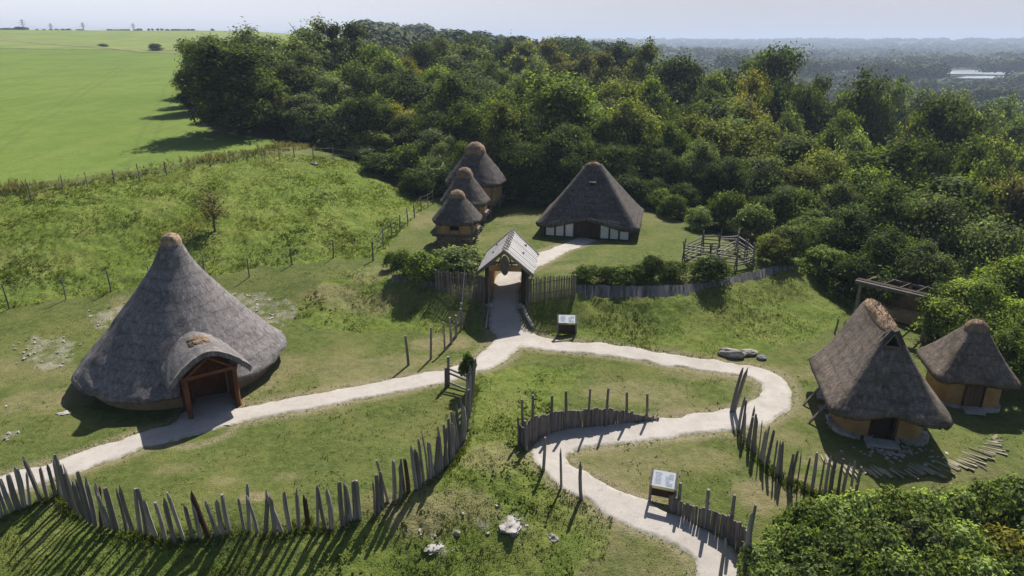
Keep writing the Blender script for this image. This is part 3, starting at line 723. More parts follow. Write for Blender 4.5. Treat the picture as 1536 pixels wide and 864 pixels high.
# ------------------------------------------------------------------ the gatehouse
def gatehouse():
    a = atz(758, 450, 1.75); z0 = g(a[0], a[1])-.1
    t = empty('gatehouse', (a[0], a[1]+.4, z0), R(-6), 'timber gatehouse with a pale boarded gable roof and an oval shield over the path', 'gatehouse')
    L = 5.3; wz = 2.95; ap = 4.3; hw = 1.88
    for s in (-1, 1):
        mb = MB(); nn = 22
        V = []; f = []
        for i in range(nn):                                   # overlapping roof boards, running down the slope
            y0 = -.5+i*L/nn; y1 = y0+L/nn*1.04; up = .02*(i % 2)
            d0 = random.uniform(-.05, .05); d1 = random.uniform(-.02, .02)
            e0 = -.35+i*4.55/nn; e1 = e0+4.55/nn*1.04
            pts = [(0, y0, ap+up), (0, y1, ap+up), (s*(hw+d0), e1, wz-.28+up-d0*.8), (s*(hw+d0), e0, wz-.28+up-d0*.8)]
            mb.add(pts+[(p[0], p[1], p[2]-.05) for p in pts], [[0, 1, 2, 3], [7, 6, 5, 4], [0, 3, 7, 4], [1, 5, 6, 2], [2, 6, 7, 3], [0, 4, 5, 1]])
        mb.obj('roof_slope', M['shingle'], t)
    mb = MB()
    for i in range(18):
        y0 = -.45+i*.29; s = 1 if i % 2 else -1
        mb.beam((-.2*s, y0, ap-.10), (.16*s, y0+.05, ap+.14), .11, .05)
    mb.obj('ridge_boards', M['pale_wood'], t)
    mb = MB()
    for ya, yb in ((-.53, -.38), (L-.47, 4.24)):
        for s in (-1, 1):
            mb = MB(); mb.beam((0, ya, ap-.04), (s*(hw+.04), yb, wz-.36), .10, .2); mb.obj('barge_board', M['old_wood'], t)
    for sx in (-1, 1):
        for y0 in (0, 1.9, 3.8):
            b = MB(); b.beam((sx*1.22, y0, -.3), (sx*1.22, y0, wz+.12), .27, .27, .012); b.obj('post', M['dark_wood'] if y0 == 0 else M['old_wood'], t)
    for s in (-1, 1): mb = MB(); mb.box((s*1.12, 1.9, 1.4), (.08, 3.9, 2.85)); mb.obj('side_wall', M['daub'], t)
    mb = MB(); mb.box((0, -.02, wz+.02), (2.7, .14, .42)); mb.obj('lintel', M['daub'], t)
    mb = MB(); mb.beam((-.95, -.1, wz+.4), (.95, -.1, wz+.4), .13)
    for s in (-1, 1): mb.beam((s*.45, -.05, wz+.2), (s*.2, -.05, ap-.3), .09); mb.beam((s*1.25, -.1, wz+.15), (0, -.1, ap-.12), .13, .15)
    mb.beam((-1.1, 1.9, wz+.5), (1.1, 1.9, wz+.5), .12); mb.beam((-1.1, 3.8, wz+.5), (1.1, 3.8, wz+.5), .12)
    mb.obj('truss', M['old_wood'], t)
    # oval shield: domed, with a raised spine
    V = []; f = []; n = 28
    for k, q in enumerate((1, .82, .5, .0)):
        for i in range(n):
            th = 2*math.pi*i/n; V.append((.30*q*math.cos(th), -.30-.09*(1-q*q), wz+.28+.68*q*math.sin(th)))
    for k in range(3):
        for i in range(n): f.append([k*n+i, k*n+(i+1) % n, (k+1)*n+(i+1) % n, (k+1)*n+i])
    f.append(list(range(n)))
    mb = MB(); mb.add(V, f); mb.beam((0, -.41, wz-.36), (0, -.41, wz+.92), .055, .05); mb.box((0, -.43, wz+.28), (.16, .08, .3))
    mb.obj('shield', M['old_wood'], t)
gatehouse()

def open_shelter():
    a = atz(1281, 480, .1); b = atz(1383, 510, 0); d = (b-a)[:2]; L = float(np.hypot(*d)); rz = math.atan2(d[1], d[0]); z0 = g(*(a+b)[:2]/2)
    t = empty('open_shelter', (a[0], a[1], z0), rz, 'open post shelter with a flat dark roof and brown back wall under the trees', 'shelter')
    H = 2.75; D = 3.2
    for x, y, h in ((0, 0, H), (L, 0, H), (0, D, H-.35), (L, D, H-.35), (L*.5, D, H-.35), (L+2.0, D*.8, H-.4), (L+2.2, .4, 1.2)):
        m = MB(); m.pole([(x, y, -.3), (x+.02, y, h*.5), (x, y, h)], [.14, .125, .11], 8, .06); m.obj('post', M['old_wood'], t)
    m = MB(); m.beam((-.35, 0, H+.02), (L+.4, 0, H+.02), .2, .2, .012); m.beam((-.3, D, H-.35), (L+.4, D, H-.35), .16, .16)
    m.beam((0, -.2, H-.04), (0, D+.2, H-.3), .13); m.beam((L, -.2, H-.04), (L, D+.2, H-.3), .13); m.obj('beam', M['old_wood'], t)
    m = MB()
    for i in range(14): m.box((-.2+i*.345, .42, H+.12), (.34, .55, .05), rx=-.11, j=.012)
    m.obj('roof_edge', M['dark_wood'], t)
    for i in range(5): m = MB(); m.beam((.1+i*L/4.2, .1, H+.06), (.1+i*L/4.2, D+.2, H-.28), .09); m.obj('rafter', M['dark_wood'], t)
    m = MB(); m.box((L/2, D-.1, 1.05), (L, .1, 2.2)); m.box((L+1.1, D*.9, .95), (2.2, .1, 1.9), R(-8)); m.obj('back_wall', M['brown_wood'], t)
    m = MB(); m.box((L*.55, D-.7, .35), (L*.8, .9, .7), j=.04); m.obj('ledge', M['daub_dull'], t)
    m = MB(); m.box((-.05, D/2, .35), (.25, D-.2, .85), j=.03); m.box((L+1.2, .4, .35), (2.1, .2, .8), j=.03); m.obj('low_wall', M['daub_dull'], t)
open_shelter()
# ------------------------------------------------------------------ stakes
ORD = 'first second third fourth fifth sixth seventh eighth ninth tenth eleventh twelfth thirteenth fourteenth fifteenth sixteenth seventeenth eighteenth nineteenth twentieth'.split()
def ordinal(i):
    if i < 20: return ORD[i]
    tens = {2: 'twenty', 3: 'thirty', 4: 'forty', 5: 'fifty', 6: 'sixty', 7: 'seventy', 8: 'eighty', 9: 'ninety'}
    k = i+1
    if k % 10 == 0: return {20: 'twentieth', 30: 'thirtieth', 40: 'fortieth', 50: 'fiftieth', 60: 'sixtieth'}[k]
    return tens[k//10]+'-'+ORD[k % 10-1]
def stake_mesh(seed, mat):
    random.seed(seed); mb = MB(); w = random.uniform(.075, .11); d = w*random.uniform(.5, .9); bx = random.uniform(-.05, .05); by = random.uniform(-.04, .04)
    n = 7; V = []; f = []; hs = [-.12, .0, .3, .62, .9, 1.0]
    sh = [random.uniform(.8, 1.15) for _ in range(n)]
    slope = random.uniform(-.06, .06)
    for k, h in enumerate(hs):
        q = (1.08, 1.05, 1.0, .95, .85, .3 if seed % 3 else .62)[k]
        for i in range(n):
            th = 2*math.pi*i/n; r = sh[i]*q*random.uniform(.94, 1.06)
            V.append((w*r*math.cos(th)+bx*math.sin(h*3), d*r*math.sin(th)+by*math.sin(h*3.3), h+(slope*math.cos(th) if k == 5 else 0)))
    for k in range(len(hs)-1):
        for i in range(n): f.append([k*n+i, k*n+(i+1) % n, (k+1)*n+(i+1) % n, (k+1)*n+i])
    f.append([(len(hs)-1)*n+i for i in range(n)]); mb.add(V, f)
    return mb.mesh('palisade_stake', mat)
M['stake'] = wood_mat('stake_grey', (.15, .132, .12), (.33, .30, .275), rnd=.35)
M['stake_dark'] = wood_mat('stake_brown', (.045, .022, .016), (.10, .052, .036))
STK = [stake_mesh(s, M['stake']) for s in range(9)]; STKD = [stake_mesh(s+20, M['stake_dark']) for s in range(2)]
rs = random.Random(11); STP = []
def stakes(bases, section, group, hmin, hmax, dark=(), lean=.09, inner=0., wscale=1.):
    for i, b in enumerate(bases):
        p = at(b[0], b[1]); STP.append(p[:2]); h = b[2] if len(b) > 2 else rs.uniform(hmin, hmax)
        dk = i in dark
        o = link('palisade_stake', (rs.choice(STKD) if dk else rs.choice(STK)))
        lx = rs.gauss(0, lean) + (b[3] if len(b) > 3 else 0); ly = rs.gauss(0, lean*.5)
        o.location = (p[0], p[1], p[2]-.05); o.rotation_euler = (ly, lx, rs.uniform(0, 6.28)); s = rs.uniform(.8, 1.2)*wscale
        o.rotation_mode = 'XYZ'
        o.rotation_euler = (Matrix.Rotation(lx, 3, 'Y') @ Matrix.Rotation(ly, 3, 'X') @ Matrix.Rotation(rs.uniform(0, 6.28), 3, 'Z')).to_euler()
        o.scale = (s, s*rs.uniform(.85, 1.1), h)
        tone = 'dark brown' if dk else 'grey'; size = 'tall' if h > (hmin+hmax)/2 else 'short'
        ln = 'leaning left' if lx < -.06 else 'leaning right' if lx > .06 else 'upright'
        tag(o, f'{size} {tone} stake {ln} in {section}, {ordinal(i)} from its left', 'palisade stake', group)
def z3(pts, ox, oy, s=3.): return [(ox+p[0]/s, oy+p[1]/s, *p[2:]) for p in pts]
GA = 'stakes of the curved palisade around the roundhouse lawn'
stakes(z3([(-20,612),(2,605),(30,590),(58,578),(85,565),(112,556),(135,548),(183,525),(215,515),(250,502)], 0, 576), 'the palisade by the path', GA, 1.5, 2.1, lean=.07)
stakes(z3([(268,497),(280,510),(295,528),(305,540),(318,556),(330,566),(348,578),(362,588),(380,602),(395,614),(410,622),(430,632)], 0, 576), 'the dense palisade corner', GA, 1.75, 2.4, lean=.06)
stakes(z3([(455,640),(478,640),(500,650),(525,662),(572,668),(600,670),(635,674),(665,688),(702,690),(745,698),(788,706),(825,697),(868,700),(900,690),(940,686),(975,677),(1003,670),(1033,664),(1100,664),(1125,665),(1160,668),(1195,670),(1237,670),(1273,670),(1308,662),(1346,655),(1388,650),(1430,655),(1467,655),(1492,650)], 0, 576),
       'the front palisade row', GA, 1.6, 2.2, dark=(0, 14, 26), lean=.08)
stakes(z3([(8,640),(25,622),(45,610),(62,608),(82,605)], 512, 576) + z3([(150,588),(165,575),(185,552),(212,532),(240,524),(265,515),(285,500),(303,488)], 512, 576), 'the rising palisade', GA, 1.6, 2.1, dark=(12,), lean=.06)
stakes(z3([(340,475),(352,465),(372,448),(390,432),(400,424),(412,414),(422,408),(432,400),(442,392),(455,382),(466,374),(478,364),(490,354),(500,340),(510,322),(518,310),(526,300),(535,288),(543,268),(550,250),(556,232),(560,212),(565,190),(570,168),(575,145),(580,122),(584,100),(588,78),(590,58),(592,38),(594,20)], 512, 576),
       'the upper palisade', GA, 1.7, 2.35, lean=.05)
GB = 'stakes of the palisade before the ochre house'
stakes(z3([(250,212,1.9),(262,232,2.),(278,255),(288,268),(296,285),(312,300),(325,312),(338,328),(348,345),(362,362),(376,376),(405,400),(420,415),(436,420),(447,428),(470,450),(488,455),(512,462),(545,478),(578,492),(612,498),(640,500),(665,500),(697,502),(720,505),(750,512),(775,512)], 1024, 576),
       'the right palisade row', GB, 1.6, 2.1, lean=.05, wscale=.72)
stakes([(1097,618,2.6,.12),(1101,617,2.5,.16)], 'the right path bend pair', 'leaning posts at the path bend', 2.3, 2.6, lean=.02)
GC = 'slim posts along the winding path'
stakes([(x0+.0, y0, h) for x0, y0, h in ((815,705,1.75),(842,731,1.95),(872,748,1.85))], 'the slim posts by the path', GC, 1.7, 1.9, lean=.05, wscale=.75)
stakes([(1116,856,2.6),(1079,873,2.)], 'the pair at the path bottom', GC, 1.7, 2.6, lean=.03, wscale=.8)
stakes([(1158,800,.75),(1168,806,.8),(1189,808,.75),(1198,799,.9),(1215,805,.8)], 'the low row beside the bushes', 'low posts beside the bushes', .7, .9, lean=.04, wscale=.5)
stakes([(1255,508,1.4,.2),(1258,513,1.6,.35),(1252,500,1.1,.1)], 'the cluster behind the ochre house', 'crooked posts by the rampart end', 1, 1.6, lean=.12, wscale=.7)

# ------------------------------------------------------------------ stake walls along the path: posts and a close skirt of short palings
def resample(P, step):
    P = np.asarray(P, float); s = np.concatenate([[0], np.cumsum(np.hypot(*np.diff(P[:, :2], axis=0).T))]); q = np.arange(0, s[-1], step)
    return np.column_stack([np.interp(q, s, P[:, i]) for i in range(P.shape[1])])
def paling_wall(name, label, cat, line, posts, mat, post_mat, w=.13, group=None):
    """line: (px, py base, height) ; posts: (px, py, height)"""
    P = np.array([[*at(p[0], p[1]), p[2]] for p in line]); Q = resample(P, w)
    o = Vector((P[:, 0].mean(), P[:, 1].mean(), P[:, 2].min()))
    t = empty(name, o, 0, label, cat, group)
    mb = MB()
    for i, q in enumerate(Q):
        d = Q[min(i+1, len(Q)-1)]-Q[max(i-1, 0)]; a = math.atan2(d[1], d[0]); z = g(q[0], q[1]); h = max(.1, q[3]+random.uniform(-.07, .07))
        mb.box((q[0]-o.x, q[1]-o.y, z-o.z+h/2-.1), (w*random.uniform(.78, .98), random.uniform(.05, .08), h+.2), a+random.uniform(-.1, .1), ry=random.uniform(-.03, .03), j=.012)
    mb.obj('palings', mat, t)
    for px, py, h in posts:
        p = at(px, py); m = MB(); r = random.uniform(.065, .085); lx = random.uniform(-.08, .08)
        m.pole([(p[0]-o.x, p[1]-o.y, p[2]-o.z-.2), (p[0]-o.x+lx*.4, p[1]-o.y, p[2]-o.z+h*.5), (p[0]-o.x+lx, p[1]-o.y+.02, p[2]-o.z+h)], [r, r*.95, r*.8], 7, .1); m.obj('post', post_mat, t)
    return t
M['paling'] = wood_mat('paling_wood', (.13, .11, .10), (.30, .265, .24), grain=(5, 5, 1.2), rnd=.1)
def palings_material():
    k = NT('paling_row'); v = k.coord('Object'); n = k.noise(k.coord('Object', (8, 8, .5)), 1.0, 3, .7); n2 = k.noise(v, 1.2, 4)
    c = k.mix(k.ramp(n, .3, .7), (.085, .068, .06), (.26, .225, .205)); c = k.mix(k.ramp(n2, .4, .7, 0, .4), c, (.12, .085, .065))
    return k.done(c, .9, k.bump(n, .4, .03))
M['paling'] = palings_material()
z8 = lambda x, y: (760+x/4.32, 560+y/4.32)
paling_wall('paling_wall', 'curved wall of low palings and taller posts above the upper path bend', 'stake wall',
   [(*z8(85,455),1.0),(*z8(118,485),1.0),(*z8(150,448),1.25),(*z8(200,420),1.2),(*z8(300,383),1.1),(*z8(400,358),1.),(*z8(530,345),.98),(*z8(640,336),.95),(*z8(760,322),.68),(*z8(860,308),.4),(*z8(980,302),.12)],
   [(*z8(105,425),2.1),(*z8(80,460),1.35),(*z8(165,440),2.45),(*z8(128,505),1.6),(*z8(288,388),2.05),(*z8(383,362),2.1),(*z8(525,347),2.1),(*z8(640,342),2.1),(*z8(776,318),1.7),(*z8(908,304),1.5)], M['paling'], M['stake'])
zt = lambda x, y: (1024+x/3, 576+y/3)
paling_wall('paling_wall', 'curved wall of low palings beside the lower path, bushes close behind it', 'stake wall',
   [(1004,764,.7),(*zt(0,600),.72),(*zt(100,642),.82),(*zt(200,692),1.0),(*zt(260,745),1.15),(*zt(288,790),1.2),(*zt(292,850),1.2)],
   [(1017,766,1.35),(*zt(100,640),1.75),(*zt(210,690),2.0),(*zt(286,780),2.4)], M['paling'], M['stake'])

# ------------------------------------------------------------------ tall palings either side of the gatehouse
def gate_fence(label, line):
    P = np.array([[*at(p[0], p[1]), p[2]] for p in line]); Q = resample(P, .085); o = Vector(P.mean(0)[:3])
    t = empty('paling_fence', o, 0, label, 'paling fence', 'paling fences beside the gatehouse'); mb = MB()
    for q in Q:
        z = g(q[0], q[1]); h = q[3]+random.uniform(-.09, .09); r = random.uniform(.03, .045)
        mb.pole([(q[0]-o.x, q[1]-o.y, z-o.z-.2), (q[0]-o.x+random.uniform(-.03, .03), q[1]-o.y+random.uniform(-.02, .02), z-o.z+h)], [r, r*.7], 5)
    mb.obj('palings', M['paling'], t)
    for hh in (.45, 1.2):
        mb = MB()
        for a, b in zip(P, P[1:]): mb.beam((a[0]-o.x, a[1]-o.y+.06, a[2]-o.z+hh), (b[0]-o.x, b[1]-o.y+.06, b[2]-o.z+hh), .05)
        mb.obj('rail', M['dark_wood'], t)
    for q in (P[0], P[-1]):
        m = MB(); m.pole([(q[0]-o.x, q[1]-o.y, q[2]-o.z-.2), (q[0]-o.x, q[1]-o.y, q[2]-o.z+q[3]+.1)], [.08, .07], 7, .1); m.obj('post', M['stake'], t)
gate_fence('tall paling fence on the left side of the gatehouse', [(655,436,1.4),(680,442,1.55),(705,447,1.7),(733,455,1.8)])
gate_fence('tall paling fence on the right side of the gatehouse', [(786,456,1.75),(812,450,1.6),(838,446,1.5),(862,443,1.35)])

# ------------------------------------------------------------------ plank revetments of the rampart
def revetment(label, base, top, back):
    A = np.array([at(*p) for p in base]); B = np.array([atd(q[0], q[1], at(*p)[1]+back) for p, q in zip(base, top)])
    s = resample(np.column_stack([A, B]), .2); o = Vector(A.mean(0)); mb = MB()
    for i in range(len(s)):
        a = Vector(s[i, :3])-o; b = Vector(s[i, 3:])-o; a.z -= .25; sh = Vector((random.uniform(-.06, .06), 0, random.uniform(-.04, .04)))
        n = Vector((0, -1, .6)).normalized()*random.uniform(-.02, .02); e = (Vector(s[min(i+1, len(s)-1), :3])-Vector(s[max(i-1, 0), :3])).normalized()*.122*random.uniform(.85, 1.0)
        p = [a-e+n, a+e+n, b+e+n+sh, b-e+n+sh]; k = Vector((0, .05, -.03))
        mb.add(p+[q+k for q in p], [[0, 1, 2, 3], [7, 6, 5, 4], [0, 4, 5, 1], [1, 5, 6, 2], [2, 6, 7, 3], [3, 7, 4, 0]])
    tag(mb.obj('plank_revetment', M['rev'], None, loc=o), label, 'plank wall', 'plank faces of the rampart')
def rev_mat():
    k = NT('revetment_planks'); n = k.noise(k.coord('Object', (4.2, .4, .4)), 1., 3, .75); n2 = k.noise(k.coord('Object'), 2.2, 4)
    c = k.mix(k.ramp(n, .3, .7), (.075, .07, .07), (.27, .25, .24)); c = k.mix(k.ramp(n2, .5, .7, 0, .5), c, (.12, .11, .07)); return k.done(c, .9, k.bump(n, .3, .03))
M['rev'] = rev_mat()
revetment('long curved plank face behind the grassy rampart right of the gate', [(864,449),(900,453),(960,453),(1020,447),(1080,438),(1130,427),(1165,417),(1188,410)], [(862,427),(905,428),(970,429),(1025,427),(1075,421),(1130,407),(1160,400),(1192,399)], .95)
revetment('short dark plank face behind the rampart left of the gate', [(585,428),(610,432),(655,440)], [(590,413),(615,417),(655,424)], .95)

# ------------------------------------------------------------------ light wire and rope fences
M['wire'] = NT('wire').done((.25, .25, .25), .5, None, .4)
M['rope'] = NT('rope').done((.42, .37, .28), .95)
def line_fence(name, label, cat, posts, r, wires, mat, strand='wire', sr=.007, sag=.0, group=None, pm='stake', strand_from=0, lean=.06):
    P = [at(p[0], p[1]) for p in posts]; o = Vector(np.mean(P, 0)); t = empty(name, o, 0, label, cat, group)
    tops = []
    for p, q in zip(P, posts):
        h = q[2]; m = MB(); lx = rs.uniform(-lean, lean)*h; rr = r*rs.uniform(.85, 1.15); b = Vector(p)-o
        m.pole([b+Vector((0, 0, -.2)), b+Vector((lx*.5+.01, 0, h*.5)), b+Vector((lx, 0, h))], [rr, rr*.95, rr*.85], 7, .08)
        m.obj('post', M[pm], t); tops.append((b, lx, h))
    mb = MB()
    for wz in wires:
        for (b0, l0, h0), (b1, l1, h1) in list(zip(tops, tops[1:]))[strand_from:]:
            a = b0+Vector((l0*wz, -.04, h0*wz)); b = b1+Vector((l1*wz, -.04, h1*wz)); k = 5
            mb.pole([a.lerp(b, i/k)-Vector((0, 0, sag*math.sin(math.pi*i/k))) for i in range(k+1)], [sr]*(k+1), 4)
    mb.obj(strand, mat, t)
    return t
line_fence('wire_fence', 'wire fence along the foot of the rough hillside behind the roundhouse', 'fence',
   [(-40,470,1.5),(14,463,1.75),(99,449,1.65),(167,438,1.6),(225,428,1.5),(307,408,1.4),(374,416,1.5),(438,397,1.3),(500,387,1.5),(560,391,1.5)], .05, (.35, .65, .92), M['wire'], group='wire fences on the hillside')
line_fence('wire_fence', 'wire fence climbing from the rampart to the granaries at the hill edge', 'fence',
   [(559,391,1.55),(575,367,1.5),(588,357,1.45),(600,347,1.5),(612,336,1.45),(622,327,1.4),(632,317,1.5),(642,311,1.4),(650,306,1.4)], .055, (.35, .65, .92), M['wire'], group='wire fences on the hillside')
line_fence('wire_fence', 'wire fence on the hill crest along the bright green field', 'fence',
   [(0,300,1.6),(47,302,1.6),(95,287,1.5),(132,281,1.4),(172,277,1.4),(210,269,1.5),(250,262,1.3),(285,257,1.5),(316,252,1.4),(345,248,1.4),(371,245,1.3),(398,243,1.4),(420,240,1.3),(442,238,1.4),(470,238,1.3),(500,238,1.3),(530,243,1.4)], .05, (.4, .9), M['wire'], group='wire fences on the hillside')
line_fence('rope_fence', 'rope fence of grey posts beside the path below the gate', 'fence',
   [(613,548,1.85),(646,538,2.),(667,526,1.85),(677,516,1.75),(684,506,1.5),(691,496,1.5)], .075, (.62,), M['rope'], 'rope', .018, .12, strand_from=1)
def handrail():
    a = atd(697, 405, at(700, 446)[1]); b = at(692, 480); p = at(693, 498); o = Vector(b)
    t = empty('pole_brace', o, 0, 'thin pale pole slanting down the bank left of the gatehouse', 'pole')
    m = MB(); m.pole([Vector(b)-o+Vector((0, 0, .3)), Vector(a)-o], [.03, .025], 6); m.obj('pole', M['pale_wood'], t)
    m = MB(); m.pole([(0, 0, -.2), (.02, 0, 1.2)], [.08, .07], 7, .1); m.beam((.0, .0, .7), (.25, -.5, -.1), .07); m.obj('post', M['stake'], t)
handrail()
def hurdle():
    a = at(673, 579); b = at(669, 581); c = at(703, 588); o = Vector(a)
    t = empty('post_gate', o, 0, 'low gate of two grey posts and rails beside the ivy post', 'gate')
    for p, h in ((a, 1.75), (b, 1.15)):
        m = MB(); p = Vector(p)-o; m.pole([p+Vector((0, 0, -.2)), p+Vector((.03, 0, h))], [.085, .075], 7, .1); m.obj('post', M['stake'], t)
    d = Vector(c)-o
    for h in (1.05, .8, .25):
        m = MB(); m.beam(Vector((0, 0, h)), d+Vector((0, 0, h-.15)), .07, .1, .01); m.obj('rail', M['stake'], t)
hurdle()
def pen():
    cs = [(1025,392),(1064,398),(1103,404),(1129,399),(1118,389),(1104,379),(1078,378),(1053,378)]; P = [at(*c) for c in cs]; o = Vector(np.mean(P, 0)); t = empty('rail_pen', o, 0, 'small pen of split rails on leaning posts beside the round bushes', 'pen')
    for p in P:
        m = MB(); q = Vector(p)-o
        for s in (-.09, .09): m.pole([q+Vector((s*1.5, s, -.2)), q+Vector((-s*.6+rs.uniform(-.12, .12), -s, 1.65+rs.uniform(-.2, .2)))], [.06, .045], 6, .1)
        m.obj('post', M['stake'], t)
    for p, q in zip(P, P[1:]+P[:1]):
        m = MB()
        for h in (.25, .5, .75, 1.0, 1.25): m.beam(Vector(p)-o+Vector((0, 0, h+rs.uniform(-.09, .09))), Vector(q)-o+Vector((0, 0, h+rs.uniform(-.09, .09))), .07, .08, .008)
        m.obj('rails', M['stake'], t)
    m = MB(); a = Vector(P[1])-o; b = Vector(P[5])-o
    for h in (.3, .6, .9): m.beam(a+Vector((0, 0, h)), b+Vector((0, 0, h+.1)), .06, .07)
    m.obj('rails', M['stake'], t)
pen()

# ------------------------------------------------------------------ information boards
M['board'] = NT('board_print').done((.72, .74, .77), .4, None, .4)
M['print'] = NT('board_ink').done((.45, .49, .52), .5)
def info_board(px, py, rz, label, w, d, h0, tilt, solid=False):
    p = at(px, py); t = empty('info_board', p, R(rz), label, 'information board', 'information boards beside the path')
    cz = h0+.35; 
    m = MB(); m.box((0, 0, cz), (w, d, .03), rx=R(tilt)); m.obj('panel', M['board'], t)
    m = MB(); mx = Matrix.Translation((0, 0, cz)) @ Matrix.Rotation(R(tilt), 4, 'X')
    for i in range(9):
        for cx, L in ((-.25, .34), (.16, .22)):
            if i in (0, 1) and cx > 0: continue
            c = mx @ Vector((cx*w, d*.36-i*d*.085, .018)); m.box(c, (w*L*random.uniform(.6, 1), d*.022, .003), rx=R(tilt))
    c = mx @ Vector((.31*w, d*.2, .018)); m.box(c, (w*.2, d*.34, .003), rx=R(tilt)); c = mx @ Vector((.27*w, -d*.3, .018)); m.box(c, (w*.26, d*.2, .003), rx=R(tilt))
    m.obj('print', M['print'], t)
    for s in (-1, 1):
        m = MB(); m.box((s*(w/2+.05), 0, cz-.02), (.09, d+.1, .13), rx=R(tilt)); m.box((s*(w/2+.05), -.02, (cz-.1)/2-.1), (.1, .2, cz+.1)); m.obj('side_post', M['old_wood'], t)
    m = MB(); m.box((0, .05, h0*.5), (w, .05, h0*.9 if solid else .35)); m.obj('cross_board', M['dark_wood'], t)
info_board(850, 502, -3, 'pale information board on wooden posts at the foot of the rampart', 1.05, .6, .72, 34, True)
info_board(993, 752, -18, 'pale information board on wooden posts beside the lower winding path', 0.92, .7, .75, 32)

# ------------------------------------------------------------------ stones, logs, stumps
def rock_mesh(name, seed, mat, sub=4, amp=.5, flat=.7):
    import bmesh
    bm = bmesh.new(); bmesh.ops.create_icosphere(bm, subdivisions=sub, radius=1); co = np.array([v.co[:] for v in bm.verts])
    d = 1+amp*(fbm(co[:, 0]*1.3+seed*5, co[:, 1]*1.3+co[:, 2]*.9, 4, seed)*2.4+fbm(co[:, 2]*3.4+seed, co[:, 0]*3.1-co[:, 1]*2.7, 4, seed+9)*1.3)
    for v, q in zip(bm.verts, d): v.co = v.co*q; v.co.z *= flat
    me = bpy.data.meshes.new(name); bm.to_mesh(me); bm.free(); me.materials.append(mat); return me
def rock(px, py, size, seed, mat, name, label, cat, group=None, rz=0, tilt=0):
    p = at(px, py); o = link(name, rock_mesh(name, seed, mat, amp=.25 if cat == 'boulder' else .5)); o.location = (p[0], p[1], p[2]+size[2]*(.28 if cat == 'boulder' else .02)); o.scale = size; o.rotation_euler = (tilt, 0, R(rz))
    tag(o, label, cat, group)
M['boulder'] = daub_mat('grey_sandstone', (.20, .185, .16), (.36, .335, .30)); M['blue_stone'] = daub_mat('blue_stone', (.16, .17, .185), (.27, .28, .3))
rock(1095, 533, (.75, .38, .42), 3, M['boulder'], 'boulder', 'longest grey boulder beside the right path below the rampart', 'boulder', 'boulders below the rampart', -30)
rock(1121, 531, (.62, .38, .3), 4, M['boulder'], 'boulder', 'middle flat grey boulder beside the right path below the rampart', 'boulder', 'boulders below the rampart', 10)
rock(1142, 538, (.28, .22, .24), 5, M['blue_stone'], 'boulder', 'smallest bluish boulder right of the two larger ones', 'boulder', 'boulders below the rampart')
for i, (px, py, sx, sy, sz, s, lb) in enumerate(((766,790,.46,.58,.27,21,'largest white chalk outcrop breaking through the foreground bank'),(651,822,.48,.34,.15,22,'flat white chalk outcrop with weeds low on the foreground bank'),
      (686,801,.1,.12,.16,23,'small upright pale stone on the foreground bank'),(831,808,.2,.17,.18,24,'small dark stone low on the foreground bank'))):
    rock(px, py, (sx, sy, sz), s, M['boulder'] if i == 3 else M['stone'], 'chalk_rock', lb, 'rock', 'chalk rocks on the foreground bank', i*40)
rock(97, 620, (.3, .2, .07), 31, M['stone'], 'flat_stone', 'flat pale stone lying in the grass left of the roundhouse', 'stone')
rock(471, 246, (.35, .3, .3), 33, M['stone'], 'tree_stump', 'pale stump near the hill crest fence', 'stump')
def kerb_log(pts, r, label):
    P = [at(*p) for p in pts]; o = Vector(P[0]); m = MB(); m.pole([Vector(p)-o+Vector((0, 0, .12)) for p in P], [r]*len(P), 7, .06)
    tag(m.obj('kerb_log', M['pale_wood'], None, loc=o), label, 'log', 'logs edging the gate path')
kerb_log([(733,462),(731,478),(729,494)], .07, 'thin pale log edging the left side of the gate path')
kerb_log([(785,462),(790,476),(799,492)], .11, 'thick pale log edging the right side of the gate path')
for px, lb in ((735, 'round stone at the left foot of the gatehouse'), (781, 'round stone at the right foot of the gatehouse')):
    rock(px, 459, (.3, .25, .3), px, M['boulder'], 'foot_stone', lb, 'stone', 'stones at the gatehouse posts')
# log paving in front of the ochre house: a curved band of split logs
def paving():
    arc = [(1228,688),(1262,700),(1300,707),(1345,710),(1390,706),(1430,698),(1465,688),(1490,674),(1496,660),(1480,650)]
    P = resample(np.array([at(*p) for p in arc]), .17); o = Vector(P.mean(0)); mb = MB()
    for i in range(1, len(P)-1):
        d = P[i+1]-P[i-1]; a = math.atan2(d[1], d[0])
        if random.random() < .12: continue
        L = random.uniform(.6, 1.15) if i < len(P)-9 else random.uniform(.4, .8)
        off = random.uniform(-.2, .2); x = P[i, 0]-math.sin(a)*off; y = P[i, 1]+math.cos(a)*off
        mb.box((x-o.x, y-o.y, g(x, y)-o.z+.015), (random.uniform(.06, .11), L, .06), a+.35+random.uniform(-.14, .14), j=.03)
    tag(mb.obj('log_paving', M['pav'], None, loc=o), 'curved band of pale split logs set in the grass before the ochre house', 'paving')
M['pav'] = daub_mat('pale_paving', (.21, .185, .13), (.34, .30, .225))
paving()
def cobbles():
    mb = MB(); c = at(1335, 678); o = Vector(c)
    for _ in range(80):
        x = c[0]+random.gauss(0, 1.1); y = c[1]+random.gauss(0, .38)
        mb.box((x-o.x, y-o.y, g(x, y)-o.z+.01), (random.uniform(.08, .2), random.uniform(.06, .15), .05), random.uniform(0, 3), j=.025)
    tag(mb.obj('stone_scatter', M['stone'], None, loc=o), kind='stuff')
cobbles()
